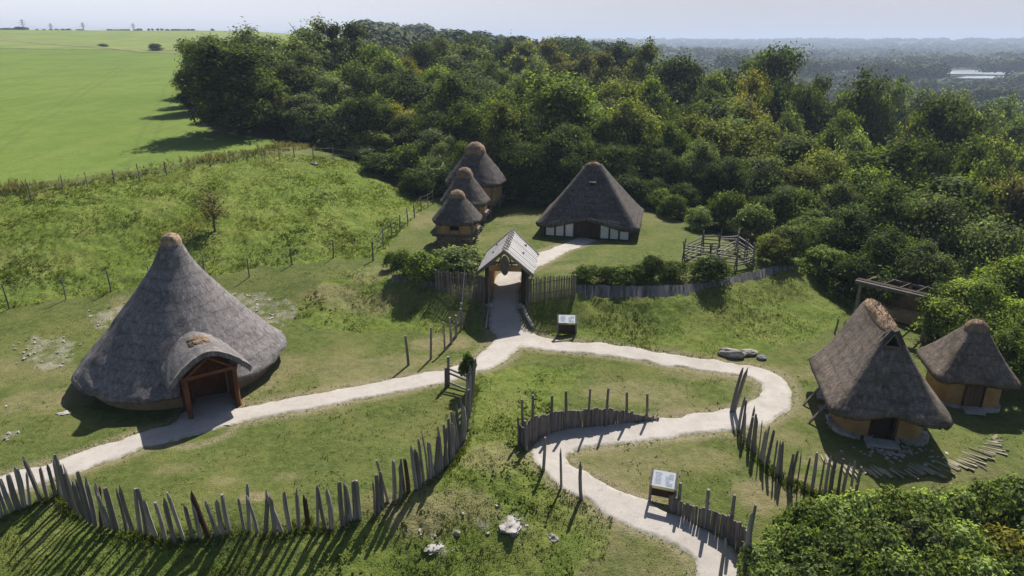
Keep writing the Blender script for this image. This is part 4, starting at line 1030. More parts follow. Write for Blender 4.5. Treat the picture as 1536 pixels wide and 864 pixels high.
def chalk_stones():
    mb = MB(); q = random.Random(3)
    for p, n in zip(CHALK, (80, 110, 8, 24, 40, 60, 50, 40)):
        lo, hi = p.min(0), p.max(0); c = 0
        while c < n:
            x = q.uniform(lo[0]-.4, hi[0]+.4); y = q.uniform(lo[1]-.4, hi[1]+.4); c += 1
            if not inside(p, np.array([x+q.gauss(0, .3)]), np.array([y+q.gauss(0, .3)]))[0]: continue
            s = q.uniform(.04, .13); mb.box((x, y, g(x, y)+.02), (s*1.4, s, s*.7), q.uniform(0, 3), q.uniform(-.4, .4), j=s*.22)
    tag(mb.obj('chalk_stones', M['stone']), kind='stuff')
chalk_stones()
def bench():
    p = at(966, 303); t = empty('picnic_table', p, R(-10), 'grey picnic table at the wood edge behind the thatched hall', 'picnic table')
    m = MB(); m.box((0, 0, .75), (1.7, .75, .06)); m.obj('tabletop', M['pale_wood'], t)
    for s in (-1, 1):
        m = MB(); m.box((0, s*.75, .45), (1.7, .28, .05)); m.obj('seat', M['pale_wood'], t)
        m = MB(); m.beam((s*.6, -.5, 0), (s*.6, .2, .73), .08); m.beam((s*.6, .5, 0), (s*.6, -.2, .73), .08); m.beam((s*.6, -.8, .42), (s*.6, .8, .42), .08); m.obj('leg', M['old_wood'], t)
bench()
random.seed(5)
# ------------------------------------------------------------------ foliage
def leaf_mat(name, col, var=.62, trans=.45, spec=.06):
    k = NT(name); _, s, _a = k.attr('tint')
    oi = k.n('ShaderNodeObjectInfo')
    hs = k.n('ShaderNodeHueSaturation'); hs.inputs['Color'].default_value = (*col, 1)
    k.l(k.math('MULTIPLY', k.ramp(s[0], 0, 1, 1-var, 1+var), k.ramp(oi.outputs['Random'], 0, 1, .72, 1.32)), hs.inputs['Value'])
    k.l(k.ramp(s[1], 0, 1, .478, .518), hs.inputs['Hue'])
    c = hs.outputs[0]
    d = k.n('ShaderNodeBsdfPrincipled'); k.l(c, d.inputs['Base Color']); d.inputs['Roughness'].default_value = .7; d.inputs['Specular IOR Level'].default_value = spec
    t = k.n('ShaderNodeBsdfTranslucent'); tc = k.mix(1, c, (1.25, 1.35, .55), 'MULTIPLY'); k.l(tc, t.inputs[0])
    m = k.n('ShaderNodeMixShader'); m.inputs[0].default_value = trans; k.l(d.outputs[0], m.inputs[1]); k.l(t.outputs[0], m.inputs[2]); k.l(m.outputs[0], k.out.inputs[0])
    return k.m
LEAF = {n: leaf_mat('leaf_'+n, c) for n, c in dict(dark=(.08, .112, .03), mid=(.13, .175, .04), olive=(.17, .19, .05), yellow=(.26, .245, .045), grey=(.16, .19, .08), light=(.19, .24, .06), fresh=(.20, .25, .085), brown=(.125, .10, .055), rust=(.165, .16, .05)).items()}
M['bark'] = wood_mat('bark', (.06, .048, .036), (.14, .115, .09))
def leaves(P, Nrm, size, r, aspect=.62, jit=.42):
    """one bent leaf card (two triangles) at each point"""
    n = len(P); N = Nrm+r.normal(0, jit, (n, 3)); N /= np.linalg.norm(N, axis=1)[:, None]
    a = r.normal(0, 1, (n, 3)); A = np.cross(N, a); A /= np.linalg.norm(A, axis=1)[:, None]+1e-9; B = np.cross(N, A)
    L = (size*r.uniform(.6, 1.35, n))[:, None]; w = L*aspect
    co = np.stack([P-A*L*.5, P+B*w*.5+N*L*.12, P+A*L*.5, P-B*w*.5+N*L*.12], 1).reshape(-1, 3)
    i = np.arange(n)*4
    F = np.concatenate([np.column_stack([i, i+1, i+2]), np.column_stack([i, i+2, i+3])])
    return co, F
def crown(seed, shape, n, leaf, H=10., Rr=3.6, base=.22, lobes=26, core=True):
    r = np.random.default_rng(seed); C0 = []; RR = []
    zb = H*base; zc = (zb+H)/2; hz = (H-zb)/2
    for i in range(lobes):
        q = r.normal(0, 1, 3); q /= np.linalg.norm(q)
        if shape == 'bush': q[2] = abs(q[2])*1.35-.85
        f = r.uniform(.45, .8); taper = 1.0
        if shape == 'tall': taper = .78-.30*q[2]
        if shape == 'round': taper = 1-.12*q[2]
        if shape == 'spiky': taper = .85-.35*q[2]; f = r.uniform(.4, .95)
        s = r.uniform(.26, .46)*Rr*(1.0 if shape != 'spiky' else .7)
        C0.append((q[0]*f*Rr*taper, q[1]*f*Rr*taper, zc+q[2]*hz*min(f*1.12, .92)-s*.25)); RR.append(s)
    C0 = np.array(C0); RR = np.array(RR); pr = RR**2/np.sum(RR**2)
    k = r.choice(lobes, n, p=pr); d = r.normal(0, 1, (n, 3)); d /= np.linalg.norm(d, axis=1)[:, None]
    d[:, 2] = np.where(d[:, 2] < -.3, -d[:, 2], d[:, 2])
    # twig clusters: pull leaves together into sprays so that the surface is broken up
    ncl = lobes*(14 if shape != 'wispy' else 22); ck = r.choice(lobes, ncl, p=pr); cd = r.normal(0, 1, (ncl, 3)); cd /= np.linalg.norm(cd, axis=1)[:, None]; cd[:, 2] = np.where(cd[:, 2] < -.3, -cd[:, 2], cd[:, 2])
    which = r.integers(0, ncl, n); cl = r.random(n) < .72
    rad = r.uniform(.72, 1.08, n); crad = r.uniform(.85, 1.2, ncl)
    P = C0[k]+d*(RR[k]*rad)[:, None]*np.array([1, 1, .85])
    Q = C0[ck]+cd*(RR[ck]*crad)[:, None]*np.array([1, 1, .9])
    spread = np.median(RR)*(.26 if shape != 'wispy' else .20); up = np.array([0, 0, spread*.5])
    Pc = Q[which]+r.normal(0, 1, (n, 3))*spread*np.array([1, 1, .75])
    P = np.where(cl[:, None], Pc, P); D = np.where(cl[:, None], cd[which]+.35*r.normal(0, 1, (n, 3)), d)
    if shape in ('wispy', 'spiky'):
        P[:, 2] += np.where(cl, r.normal(0, 1, n)*spread*.8, 0)
    P[:, 2] = np.maximum(P[:, 2], .05 if shape == 'bush' else zb*.6)
    outw = P-np.array([0, 0, zc]); outw /= np.linalg.norm(outw, axis=1)[:, None]+1e-9
    kz = H/P[:, 2].max(); kr = Rr/np.percentile(np.hypot(P[:, 0], P[:, 1]), 97); P = P*np.array([kr, kr, kz]); C0 = C0*np.array([kr, kr, kz])
    co, F = leaves(P, D*.8+outw*.4+np.array([0, 0, .25]), leaf, r)
    tint = np.clip(.5+(np.where(cl, r.random(ncl)[which], r.random(lobes)[k])-.5)*.75+r.normal(0, .2, n), 0, 1); hue = np.clip(.5+(r.random(lobes)[k]-.5)*.6+r.normal(0, .15, n), 0, 1)
    T = np.repeat(np.column_stack([tint, hue, hue, np.ones(n)]), 4, 0)
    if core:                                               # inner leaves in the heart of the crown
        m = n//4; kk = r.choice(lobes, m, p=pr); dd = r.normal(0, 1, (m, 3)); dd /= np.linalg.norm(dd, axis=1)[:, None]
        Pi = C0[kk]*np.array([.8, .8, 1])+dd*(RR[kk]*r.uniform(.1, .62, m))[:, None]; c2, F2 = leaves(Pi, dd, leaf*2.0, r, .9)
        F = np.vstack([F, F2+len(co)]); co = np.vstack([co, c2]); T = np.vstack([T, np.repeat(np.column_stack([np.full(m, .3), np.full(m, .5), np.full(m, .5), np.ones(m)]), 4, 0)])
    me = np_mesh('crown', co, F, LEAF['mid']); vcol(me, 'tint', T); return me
def trunk_mesh(seed, H=10., base=.22, r0=.24):
    q = random.Random(seed); mb = MB(); pts = [(0, 0, -.4), (.05, 0, H*.15), (q.uniform(-.2, .2), q.uniform(-.2, .2), H*.45), (q.uniform(-.3, .3), q.uniform(-.3, .3), H*.8)]
    mb.pole(pts, [r0*1.2, r0, r0*.65, r0*.2], 8, .06)
    for i in range(7):
        z = H*q.uniform(.2, .6); a = q.uniform(0, 6.28); L = H*q.uniform(.16, .28)
        mb.pole([(0, 0, z), (math.cos(a)*L*.5, math.sin(a)*L*.5, z+L*.45), (math.cos(a)*L, math.sin(a)*L, z+L)], [r0*.45, r0*.28, r0*.08], 5)
    return mb.mesh('trunk', M['bark'])
TREES = {'round': [crown(100+i, 'round', 11500, .30, Rr=4.1, base=.12, lobes=20) for i in range(4)],
         'tall': [crown(120+i, 'tall', 9000, .28, Rr=2.7, base=.1, lobes=22) for i in range(3)],
         'wispy': [crown(140+i, 'wispy', 8000, .27, Rr=3.5, base=.14, lobes=34) for i in range(3)],
         'spiky': [crown(160+i, 'spiky', 10000, .30, Rr=3.6, base=.12, lobes=34) for i in range(3)],
         'bush': [crown(180+i, 'bush', 7000, .52, Rr=5.0, base=.0, lobes=24) for i in range(4)]}
TRAD = dict(round=4.1, tall=2.7, wispy=3.5, spiky=3.6, bush=5.0)
TRUNK = [trunk_mesh(i) for i in range(4)]
WORD = dict(dark='dark green', mid='mid green', olive='olive green', yellow='yellowish', grey='grey green', light='light green', fresh='fresh green', brown='brownish', rust='khaki green')
FORM = dict(round='round crowned tree', tall='narrow upright tree', wispy='feathery tree', spiky='ragged crowned tree', bush='bushy shrub')
PLACED = []; rt = random.Random(5)
def tree(x, y, h, style, col, width=None, group='trees of the wood', label=None, name=None):
    z = g(x, y)-.15; me = rt.choice(TREES[style]); w = (width/2 if width else TRAD[style]*h/10*rt.uniform(.85, 1.15)); s = w/TRAD[style]
    t = empty(name or ('shrub' if style == 'bush' else 'tree'), (x, y, z), rt.uniform(0, 6.28), label, 'shrub' if style == 'bush' else 'tree', group)
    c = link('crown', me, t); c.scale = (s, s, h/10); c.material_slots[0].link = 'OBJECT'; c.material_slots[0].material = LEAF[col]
    if style != 'bush': k = link('trunk', rt.choice(TRUNK), t); k.scale = (h/10*.95, h/10*.95, h/10)
    PLACED.append((t, x, y, w, style, col, label is None)); return t
def tree_px(px, top, d, style, col, wpx=None, **k):
    p = atd(px, top, d); h = max(2., p[2]-g(p[0], d)); depth = d*math.cos(PITCH)+(CAM_H-p[2])*math.sin(PITCH)
    return tree(p[0], d, h, style, col, wpx*depth/FPX if wpx else None, **k)
WOODS = [  # photo pixel of the top, distance, form, colour, width in pixels
 (300,48,108,'spiky','dark',75),(283,95,104,'tall','dark',45),(330,62,112,'round','olive',75),(345,45,125,'round','dark',80),(388,24,114,'round','grey',105),(355,92,100,'round','yellow',60),(425,48,104,'round','grey',95),(462,10,120,'round','grey',95),(497,28,122,'spiky','dark',75),
 (528,28,126,'spiky','dark',85),(450,66,99,'round','grey',90),(335,110,98,'tall','dark',60),(370,125,95,'round','dark',70),(405,112,94,'round','rust',70),(440,135,90,'round','grey',80),(480,105,97,'round','grey',85),(505,85,106,'round','light',85),(520,140,88,'round','grey',80),(555,135,86,'round','dark',70),
 (568,56,112,'round','mid',85),(575,70,106,'round','light',90),(548,85,102,'round','dark',95),(604,72,118,'round','yellow',60),(625,52,128,'round','dark',75),(655,46,150,'round','olive',75),(700,58,135,'round','grey',115),(648,88,105,'round','light',70),(674,90,92,'round','dark',108),
 (712,48,165,'spiky','dark',60),(752,44,175,'round','dark',60),(745,80,125,'round','dark',60),(790,56,150,'spiky','olive',75),(820,54,158,'spiky','yellow',80),(795,80,120,'round','grey',60),(862,66,140,'round','rust',90),(845,50,190,'round','dark',80),(880,52,185,'round','dark',70),
 (606,145,90,'round','yellow',75),(585,120,95,'round','light',80),(595,165,86,'round','grey',60),(636,150,88,'round','mid',65),(640,185,80,'round','grey',75),(745,118,84,'round','mid',90),(770,105,88,'round','dark',80),(838,102,82,'spiky','mid',125),(800,140,77,'round','dark',90),(875,118,86,'spiky','mid',90),(712,150,80,'round','mid',75),
 (760,140,74,'wispy','olive',80),(930,108,95,'wispy','olive',80),(945,138,78,'wispy','olive',92),(905,72,130,'spiky','rust',70),(938,56,160,'spiky','dark',80),(975,54,132,'spiky','olive',90),(1008,70,116,'round','dark',110),(1042,80,118,'round','dark',90),(985,105,100,'round','mid',80),(1010,165,78,'round','mid',70),
 (900,160,78,'round','dark',80),(990,200,74,'round','dark',75),(1070,95,110,'round','light',70),(1060,118,96,'round','dark',85),(1100,95,122,'round','dark',80),(1115,135,92,'wispy','rust',90),(1040,160,82,'wispy','olive',85),(1052,200,72,'round','grey',70),(1075,170,78,'wispy','olive',95),
 (1165,60,124,'spiky','dark',105),(1132,95,108,'round','yellow',80),(1160,110,100,'round','dark',80),(1215,118,104,'spiky','mid',60),(1235,105,112,'spiky','dark',70),(1192,150,86,'round','grey',60),(1150,168,80,'wispy','olive',90),(1195,188,74,'wispy','grey',100),(1120,190,75,'wispy','olive',85),
 (1288,95,100,'round','dark',120),(1320,115,97,'round','mid',70),(1275,148,88,'round','light',75),(1245,175,80,'round','dark',80),(1240,215,68,'wispy','olive',85),(1330,183,68,'round','mid',150),(1290,185,74,'round','grey',90),(1385,145,90,'round','olive',80),(1432,138,84,'spiky','dark',105),(1462,190,74,'round','dark',95),(1400,190,76,'round','dark',90),
 (1510,225,66,'round','light',95),(1475,255,60,'wispy','olive',85),(1535,250,60,'wispy','brown',80),(1310,240,62,'wispy','mid',95),(1260,255,60,'round','grey',80),(1205,240,65,'wispy','olive',80),(1150,225,67,'wispy','grey',80),(1100,225,70,'round','dark',75),(1065,235,69,'round','dark',65),
 (1360,262,54,'round','dark',110),(1425,280,50,'wispy','grey',110),(1500,320,46,'wispy','grey',95),(1290,300,54,'round','dark',100),(1235,310,56,'round','mid',85),(1350,335,47.5,'round','dark',100),(1410,350,45,'round','grey',90),(1470,395,38.5,'round','light',110),(1530,375,39,'round','light',120),(1535,480,33.5,'round','mid',80),
 (950,190,76,'round','dark',75),(1020,230,71.5,'round','dark',60),(860,175,74,'round','dark',90),(830,190,71,'round','dark',85),(780,190,71,'round','dark',80),(920,210,72,'wispy','dark',70),(700,200,74.5,'round','mid',60),(665,195,77,'round','grey',60),(1180,270,62,'round','dark',85),(1440,420,39.5,'round','dark',80)]
WOODS += [(1475,152,112,'round','grey',90),(1520,165,105,'round','dark',95),(1545,195,90,'round','mid',95),(1500,192,86,'wispy','olive',85),(1452,165,100,'round','mid',80),(1548,150,132,'round','grey',80),(1485,132,150,'round','dark',80),(1528,136,160,'round','mid',70),(1400,118,150,'round','grey',75),(1352,108,142,'round','mid',75),(1440,128,170,'spiky','grey',60)]
for w in WOODS: tree_px(*w[:5], w[5]*1.12)
SHRUBS = [(555,188,84,'bush','olive',85),(610,210,78,'bush','mid',75),(655,225,75,'bush','grey',70),(575,225,78,'bush','dark',75),(632,245,73,'bush','mid',70),(675,240,73,'bush','grey',55),(510,165,86,'bush','grey',80),(470,150,90,'bush','grey',80),(425,150,92.5,'bush','dark',70),(380,150,96,'bush','dark',60),(330,150,103,'bush','dark',55),(540,215,81.5,'bush','grey',60),
 (992,278,67,'bush','mid',48),(1012,288,64,'bush','mid',48),(1053,305,60.5,'bush','grey',45),(1090,280,61.5,'bush','mid',62),(1130,298,58.5,'bush','grey',62),(1035,270,67,'bush','dark',60),(1175,330,54,'bush','grey',52),(1159,356,51.5,'bush','olive',48),(1205,330,53,'bush','dark',60),(1240,365,49.5,'bush','mid',70),(1285,375,47,'bush','dark',80),(1330,395,45.5,'bush','dark',90),(1210,275,60,'bush','mid',70),
 (1476,470,37,'bush','dark',70),(1490,455,36,'bush','light',90),(1536,440,36,'bush','light',80),(1392,402,46.5,'bush','dark',80),(820,250,69.5,'bush','dark',80),(880,245,70,'bush','dark',80),(940,255,69,'bush','dark',80),(760,250,71,'bush','dark',70),(985,262,69,'bush','dark',50)]
for w in SHRUBS: tree_px(*w, group='shrubs along the wood edge')
# fill the wood behind
def project(x, y, z):
    dy = y; dz = z-CAM_H; dep = dy*math.cos(PITCH)-dz*math.sin(PITCH); return 768+x/dep*FPX, 432-(dy*math.sin(PITCH)+dz*math.cos(PITCH))/dep*FPX
def in_wood(x, y): return bool(inside(WOOD, np.array([x]), np.array([y]))[0])
n = 0; tries = 0
while n < 95 and tries < 8000:
    tries += 1; d = 62*math.exp(rt.random()*1.45); a = R(rt.uniform(-24, 42)); x = d*math.sin(a); y = d*math.cos(a)
    if not in_wood(x, y) or (a < R(-2) and d > 200): continue
    if any((x-q[1])**2+(y-q[2])**2 < (2.4+d*.02)**2 for q in PLACED): continue
    h = rt.uniform(8.5, 12.5) if a < R(12) else rt.uniform(8, 14)
    if d < 85: h *= .8
    sx, sy = project(x, y, g(x, y)+h); lim = np.interp(sx, [500, 560, 1000, 1200, 1400, 1536], [40, 52, 66, 92, 160, 215])
    if sy < lim: h -= (lim-sy)*d/FPX
    if h < 4: continue
    tree(x, y, h, rt.choice(['round', 'round', 'wispy', 'spiky', 'round']), rt.choice(['dark', 'dark', 'mid', 'mid', 'grey', 'olive', 'light']), h*rt.uniform(.85, 1.15)); n += 1

# labels: what it looks like, where it stands, and its order along the row
def label_rows(items):
    rows = {}
    for t, x, y, w, st, col, need in items:
        if not need: continue
        px, py = project(x, y, g(x, y)+5)
        place = 'by the green field' if px < 560 else 'behind the granaries' if px < 770 else 'behind the hall' if px < 985 else 'behind the rail pen' if px < 1215 else 'behind the open shelter'
        row = 'front row' if y < 82 else 'middle rows' if y < 112 else 'back rows'
        base = f'{WORD[col]} {FORM[st]} in the {row} {place}' if st != 'bush' else f'{WORD[col]} bushy shrub at the wood edge {place}'
        rows.setdefault(base, []).append((px, t))
    for b, l in rows.items():
        l.sort(key=lambda q: q[0])
        for i, (px, t) in enumerate(l): t['label'] = b if len(l) == 1 else f'{b}, {ordinal(i)} from left'
label_rows(PLACED)

# ------------------------------------------------------------------ garden bushes, the ivy post, the lone hillside tree
BUSH = [crown(200+i, 'bush', 4600, .13, Rr=1.0, H=2.0, base=.0, lobes=34, core=False) for i in range(4)]
def stems(seed, H=2.0):
    q = random.Random(seed); mb = MB()
    for i in range(5):
        a = q.uniform(0, 6.28); mb.pole([(0, 0, -.15), (math.cos(a)*.15, math.sin(a)*.15, H*.3), (math.cos(a)*.5, math.sin(a)*.5, H*.75)], [.045, .035, .012], 5)
    return mb.mesh('stems', M['bark'])
STEM = [stems(i) for i in range(3)]
def bush(px, base, top, wpx, col, label, group, i=0):
    base -= 7 if px > 860 and px < 1100 else 0; p = at(px, base); h = (base-top)*(p[1]*math.cos(PITCH)+(CAM_H-p[2])*math.sin(PITCH))/FPX/.93; w = 1.15*wpx*(p[1]*math.cos(PITCH)+(CAM_H-p[2])*math.sin(PITCH))/FPX/2
    t = empty('bush', p, rt.uniform(0, 6.28), label, 'bush', group)
    c = link('crown', BUSH[i % 4], t); c.scale = (w/1.0, w/1.0, h/2.0); c.location.z = .02; c.material_slots[0].link = 'OBJECT'; c.material_slots[0].material = LEAF[col]
    s = link('stems', STEM[i % 3], t); s.scale = (min(w, .9), min(w, .9), h/2.1)
GH = 'bushes in the hedge row behind the rampart'
for i, b in enumerate([(588,404,378,24,'mid','smallest slender bush at the far left of the hedge row left of the gatehouse'),(606,412,376,34,'dark','small dark bush second from the left of the hedge row'),(635,420,376,52,'mid','broad green bush left of the gate palings'),(690,409,370,72,'grey','widest grey green bush behind the left gate palings'),
    (880,428,398,40,'mid','low bush nearest the right gate palings'),(908,430,400,28,'dark','thin bush second from the right gate palings'),(930,430,398,44,'mid','rounded bush in the middle of the right hedge row'),(955,428,396,30,'mid','narrow bush beside the tallest one of the right hedge row'),
    (978,426,384,40,'dark','tallest feathery bush of the right hedge row'),(1010,424,392,38,'mid','last small bush of the right hedge row before the gap'),(1064,426,384,56,'dark','big dense round bush in front of the rail pen'),
    (1158,395,354,46,'olive','yellowish bush right of the rail pen'),(1182,390,342,46,'grey','grey green bush behind the yellowish one right of the pen'),(668,418,392,40,'dark','low dark bush squeezed behind the left gate palings')]):
    bush(*b[:5], b[5], GH, i)
def lone_tree():
    p = at(322, 345); t = empty('thorn_tree', p, 0, 'sparse brown twiggy tree alone on the rough hillside', 'tree')
    me = crown(301, 'wispy', 900, .17, Rr=1.3, H=3.2, base=.25, lobes=22, core=False); c = link('crown', me, t); c.material_slots[0].link = 'OBJECT'; c.material_slots[0].material = LEAF['brown']
    q = random.Random(4); mb = MB(); mb.pole([(0, 0, -.2), (.05, 0, 1.0), (.1, .05, 2.6)], [.09, .07, .02], 7)
    for i in range(34):
        z = q.uniform(.6, 2.3); a = q.uniform(0, 6.28); L = q.uniform(.6, 1.4); mb.pole([(.04, 0, z), (math.cos(a)*L*.6, math.sin(a)*L*.6, z+L*.5), (math.cos(a)*L, math.sin(a)*L, z+L*.8)], [.025, .016, .006], 4)
    mb.obj('trunk', M['bark'], t)
lone_tree()
def ivy():
    p = at(703, 588); t = empty('ivy_post', p, 0, 'stout post smothered in dark green ivy at the palisade end by the path', 'ivy post')
    m = MB(); m.pole([(0, 0, -.2), (.02, 0, 1.9)], [.14, .11], 8, .08); m.obj('post', M['stake'], t)
    c = link('ivy', crown(310, 'bush', 2600, .13, Rr=.5, H=1.25, base=.0, lobes=16), t); c.location = (0, -.02, .95); c.scale = (.95, .9, 1.05); c.material_slots[0].link = 'OBJECT'; c.material_slots[0].material = LEAF['mid']
ivy()
# ------------------------------------------------------------------ the thicket at the lower right, close to the camera
NEAR = [crown(400+i, 'bush', 9500, .27, Rr=1.9, H=3.0, base=.0, lobes=46) for i in range(3)]
NS = [(1222,756,2.2,'mid'),(1262,748,2.3,'fresh'),(1303,740,2.4,'fresh'),(1348,735,2.5,'light'),(1394,732,2.5,'fresh'),(1442,735,2.4,'fresh'),(1490,724,2.6,'light'),(1532,716,2.7,'fresh'),(1580,715,2.6,'fresh'),
      (1182,790,1.9,'fresh'),(1150,815,1.7,'fresh'),(1215,790,2.3,'mid'),(1270,785,2.5,'fresh'),(1330,780,2.6,'fresh'),(1390,778,2.6,'grey'),(1450,784,2.5,'fresh'),(1512,790,2.4,'yellow'),(1570,775,2.5,'fresh'),
      (1165,846,1.9,'fresh'),(1228,834,2.4,'fresh'),(1292,830,2.5,'mid'),(1356,825,2.6,'fresh'),(1420,828,2.6,'light'),(1482,836,2.4,'fresh'),(1545,832,2.5,'mid'),
      (1150,880,1.9,'light'),(1200,884,2.3,'fresh'),(1262,880,2.5,'fresh'),(1325,876,2.6,'mid'),(1390,876,2.6,'fresh'),(1455,880,2.5,'mid'),(1520,882,2.5,'fresh'),(1585,880,2.5,'fresh')]
NAMES = {}
for i, (px, top, h, col) in enumerate(NS):
    d = 20.
    for _ in range(12): p = atd(px, top, d); zt_ = g(p[0], d)+h; d = d+(p[2]-zt_)/.78
    p = atd(px, top, d); w = rt.uniform(1.05, 1.35)*(1 if h > 2 else .75)
    t = empty('thicket_shrub', (p[0], d, g(p[0], d)-.05), rt.uniform(0, 6.28), None, 'shrub', 'shrubs of the thicket at the lower right')
    c = link('crown', NEAR[i % 3], t); c.scale = (w/1.9, w/1.9, h/3.0); c.material_slots[0].link = 'OBJECT'; c.material_slots[0].material = LEAF[col]
    s = link('stems', STEM[i % 3], t); s.scale = (.7, .7, h/2.4)
    row = 'back' if i < 9 else 'second' if i < 18 else 'third' if i < 25 else 'front'
    NAMES.setdefault(f'{WORD[col]} leafy shrub in the {row} row of the lower right thicket', []).append((px, t))
for b, l in NAMES.items():
    l.sort(key=lambda q: q[0])
    for i, (px, t) in enumerate(l): t['label'] = b if len(l) == 1 else f'{b}, {ordinal(i)} from left'
# ------------------------------------------------------------------ grass standing on the ground
def grass(name, n, box, dens, hmin, hmax, w, blades, cols, seed, mat, splay=.5):
    """tufts of bent blades where dens(x, y) allows"""
    r = np.random.default_rng(seed); mul = 60 if name == 'weeds_at_stakes' else 3; x = r.uniform(box[0], box[1], n*mul); y = r.uniform(box[2], box[3], n*mul)
    keep = r.random(n*mul) < dens(x, y); x = x[keep][:n]; y = y[keep][:n]; n = len(x)
    zz = zones(x, y); gp = path_gap(x, y); ok = gp > -.02; x, y, gp = x[ok], y[ok], gp[ok]; zz = zz[:, ok]; n = len(x)
    zz[0] *= np.clip(gp*2, 0, 1)
    z = G(x, y)+relief(x, y, zz)*np.clip(gp/.7, 0, 1)-.03
    sc = np.clip(.55+fbm(x*.5, y*.5, 3, seed)*1.5, .25, 1.4)
    b = blades; X = np.repeat(x, b)+r.normal(0, w*2.2, n*b); Y = np.repeat(y, b)+r.normal(0, w*2.2, n*b); Zb = np.repeat(z, b); h = r.uniform(hmin, hmax, n*b)*np.repeat(sc, b)
    a = r.uniform(0, 2*np.pi, n*b); lean = r.uniform(.1, splay, n*b)*h; ww = w*r.uniform(.6, 1.3, n*b)
    ca, sa = np.cos(a), np.sin(a); a2 = r.uniform(0, 2*np.pi, n*b); lx, ly = np.cos(a2)*lean, np.sin(a2)*lean
    co = np.stack([np.column_stack([X-ca*ww, Y-sa*ww, Zb]), np.column_stack([X+ca*ww, Y+sa*ww, Zb]), np.column_stack([X+lx*.45+ca*ww*.7, Y+ly*.45+sa*ww*.7, Zb+h*.62]), np.column_stack([X+lx*1.2, Y+ly*1.2, Zb+h])], 1).reshape(-1, 3)
    i = np.arange(n*b)*4; F = np.concatenate([np.column_stack([i, i+1, i+2]), np.column_stack([i, i+2, i+3])])
    me = np_mesh(name, co, F, mat)
    m = np.clip(.5+np.repeat(fbm(x*.35, y*.35, 4, seed+3), b)*2.2+r.normal(0, .16, n*b), 0, 1)[:, None]
    T = np.array(cols[0])*(1-m)+np.array(cols[1])*m
    if len(cols) > 2:
        q = (np.clip(np.repeat(fbm(x*.22, y*.22, 3, seed+7), b)*4-.35, 0, 1)+.0)[:, None]; T = T*(1-q)+np.array(cols[2])*q
    vcol(me, 'tint', np.repeat(np.column_stack([T, np.ones(n*b)]), 4, 0))
    return tag(link(name, me), kind='stuff')
k = NT('grass_blade'); cc, _s, _a = k.attr('tint')
d = k.n('ShaderNodeBsdfDiffuse'); t_ = k.n('ShaderNodeBsdfTranslucent'); k.l(cc, d.inputs[0]); k.l(k.mix(1, cc, (1.2, 1.25, .6), 'MULTIPLY'), t_.inputs[0])
m_ = k.n('ShaderNodeMixShader'); m_.inputs[0].default_value = .4; k.l(d.outputs[0], m_.inputs[1]); k.l(t_.outputs[0], m_.inputs[2]); k.l(m_.outputs[0], k.out.inputs[0]); M['blade'] = k.m
# where the buildings stand, no grass
BLD = [(-18.45, 34.9, 5.0), (18.25, 30.6, 2.3), (23.95, 33.2, 1.6), (7.2, 60.1, 3.7), (-4.55, 55.6, 1.4), (-4.25, 60.9, 1.5), (-3.55, 66.6, 1.8), (18.9, 32.3, 2.0)]
def clear(x, y):
    o = np.ones(x.shape)
    for a, b, c in BLD: o *= (np.hypot(x-a, y-b) > c)
    return o
def d_rough(x, y): z = zones(x, y); return (z[0] > .8)*(1-.8*z[4])*clear(x, y)*np.clip(40/np.hypot(x, y), .3, 1)
def d_bank(x, y): z = zones(x, y); return ((z[0] > .1) & (z[0] < .8))*(1-.8*z[4])*clear(x, y)*np.clip(34/np.hypot(x, y), .3, 1)
def d_lawn(x, y): z = zones(x, y); return (1-z[0])*(1-z[1])*(1-z[3])*(1-z[4])*(1-.6*z[5])*clear(x, y)*np.clip(30/np.hypot(x, y), .1, 1)**1.5
GR = ((.095, .135, .02), (.175, .215, .034), (.235, .215, .08))
grass('bank_grass', 42000, (-34, 26, 16, 50), d_bank, .05, .17, .022, 4, ((.075, .10, .018), (.135, .165, .032), (.21, .175, .08)), 21, M['blade'], 1.0)  # short blades, coloured darker for the shade of slopes turned from the sun
grass('rough_grass', 45000, (-62, 4, 40, 82), d_rough, .08, .30, .024, 4, GR, 1, M['blade'], .9)
grass('lawn_weeds', 9000, (-34, 34, 16, 50), d_lawn, .05, .15, .03, 4, ((.05, .078, .016), (.10, .135, .03), (.19, .155, .07)), 41, M['blade'], 1.2)
grass('lawn_grass', 60000, (-34, 34, 16, 60), d_lawn, .03, .09, .022, 3, ((.075, .09, .024), (.13, .14, .04), (.20, .17, .08)), 2, M['blade'], 1.0)
SP = np.array(STP)
def d_stake(x, y):
    o = np.zeros(x.shape); k_ = np.nonzero((y > 17) & (y < 42))[0]
    for i in range(0, len(k_), 20000): s = k_[i:i+20000]; o[s] = np.hypot(x[s, None]-SP[None, :, 0], y[s, None]-SP[None, :, 1]).min(1) < .32
    return o
grass('weeds_at_stakes', 2600, (-24, 19, 17, 42), d_stake, .1, .34, .02, 5, ((.075, .105, .02), (.14, .165, .034), (.22, .18, .08)), 31, M['blade'], .8)
FL = ats([(-60,306),(0,285),(47,288),(132,270),(210,258),(285,246),(345,236),(398,228),(440,218),(500,225),(540,238)])[:, :2]
def d_edge(x, y):
    o = np.zeros(x.shape)
    for a, b in zip(FL, FL[1:]):
        L = np.hypot(*(b-a)); t = np.clip(((x-a[0])*(b[0]-a[0])+(y-a[1])*(b[1]-a[1]))/L**2, 0, 1)
        o = np.maximum(o, np.clip(1.15-np.hypot(x-a[0]-t*(b[0]-a[0]), y-a[1]-t*(b[1]-a[1]))/2.2, 0, 1))
    return o*np.clip(.7+fbm(x*.3, y*.3, 3, 55)*2, .1, 1)
grass('tall_dry_grass', 12000, (-75, -14, 56, 95), d_edge, .35, .95, .04, 4, ((.10, .12, .03), (.22, .19, .085), (.30, .235, .13)), 3, M['blade'], .6)
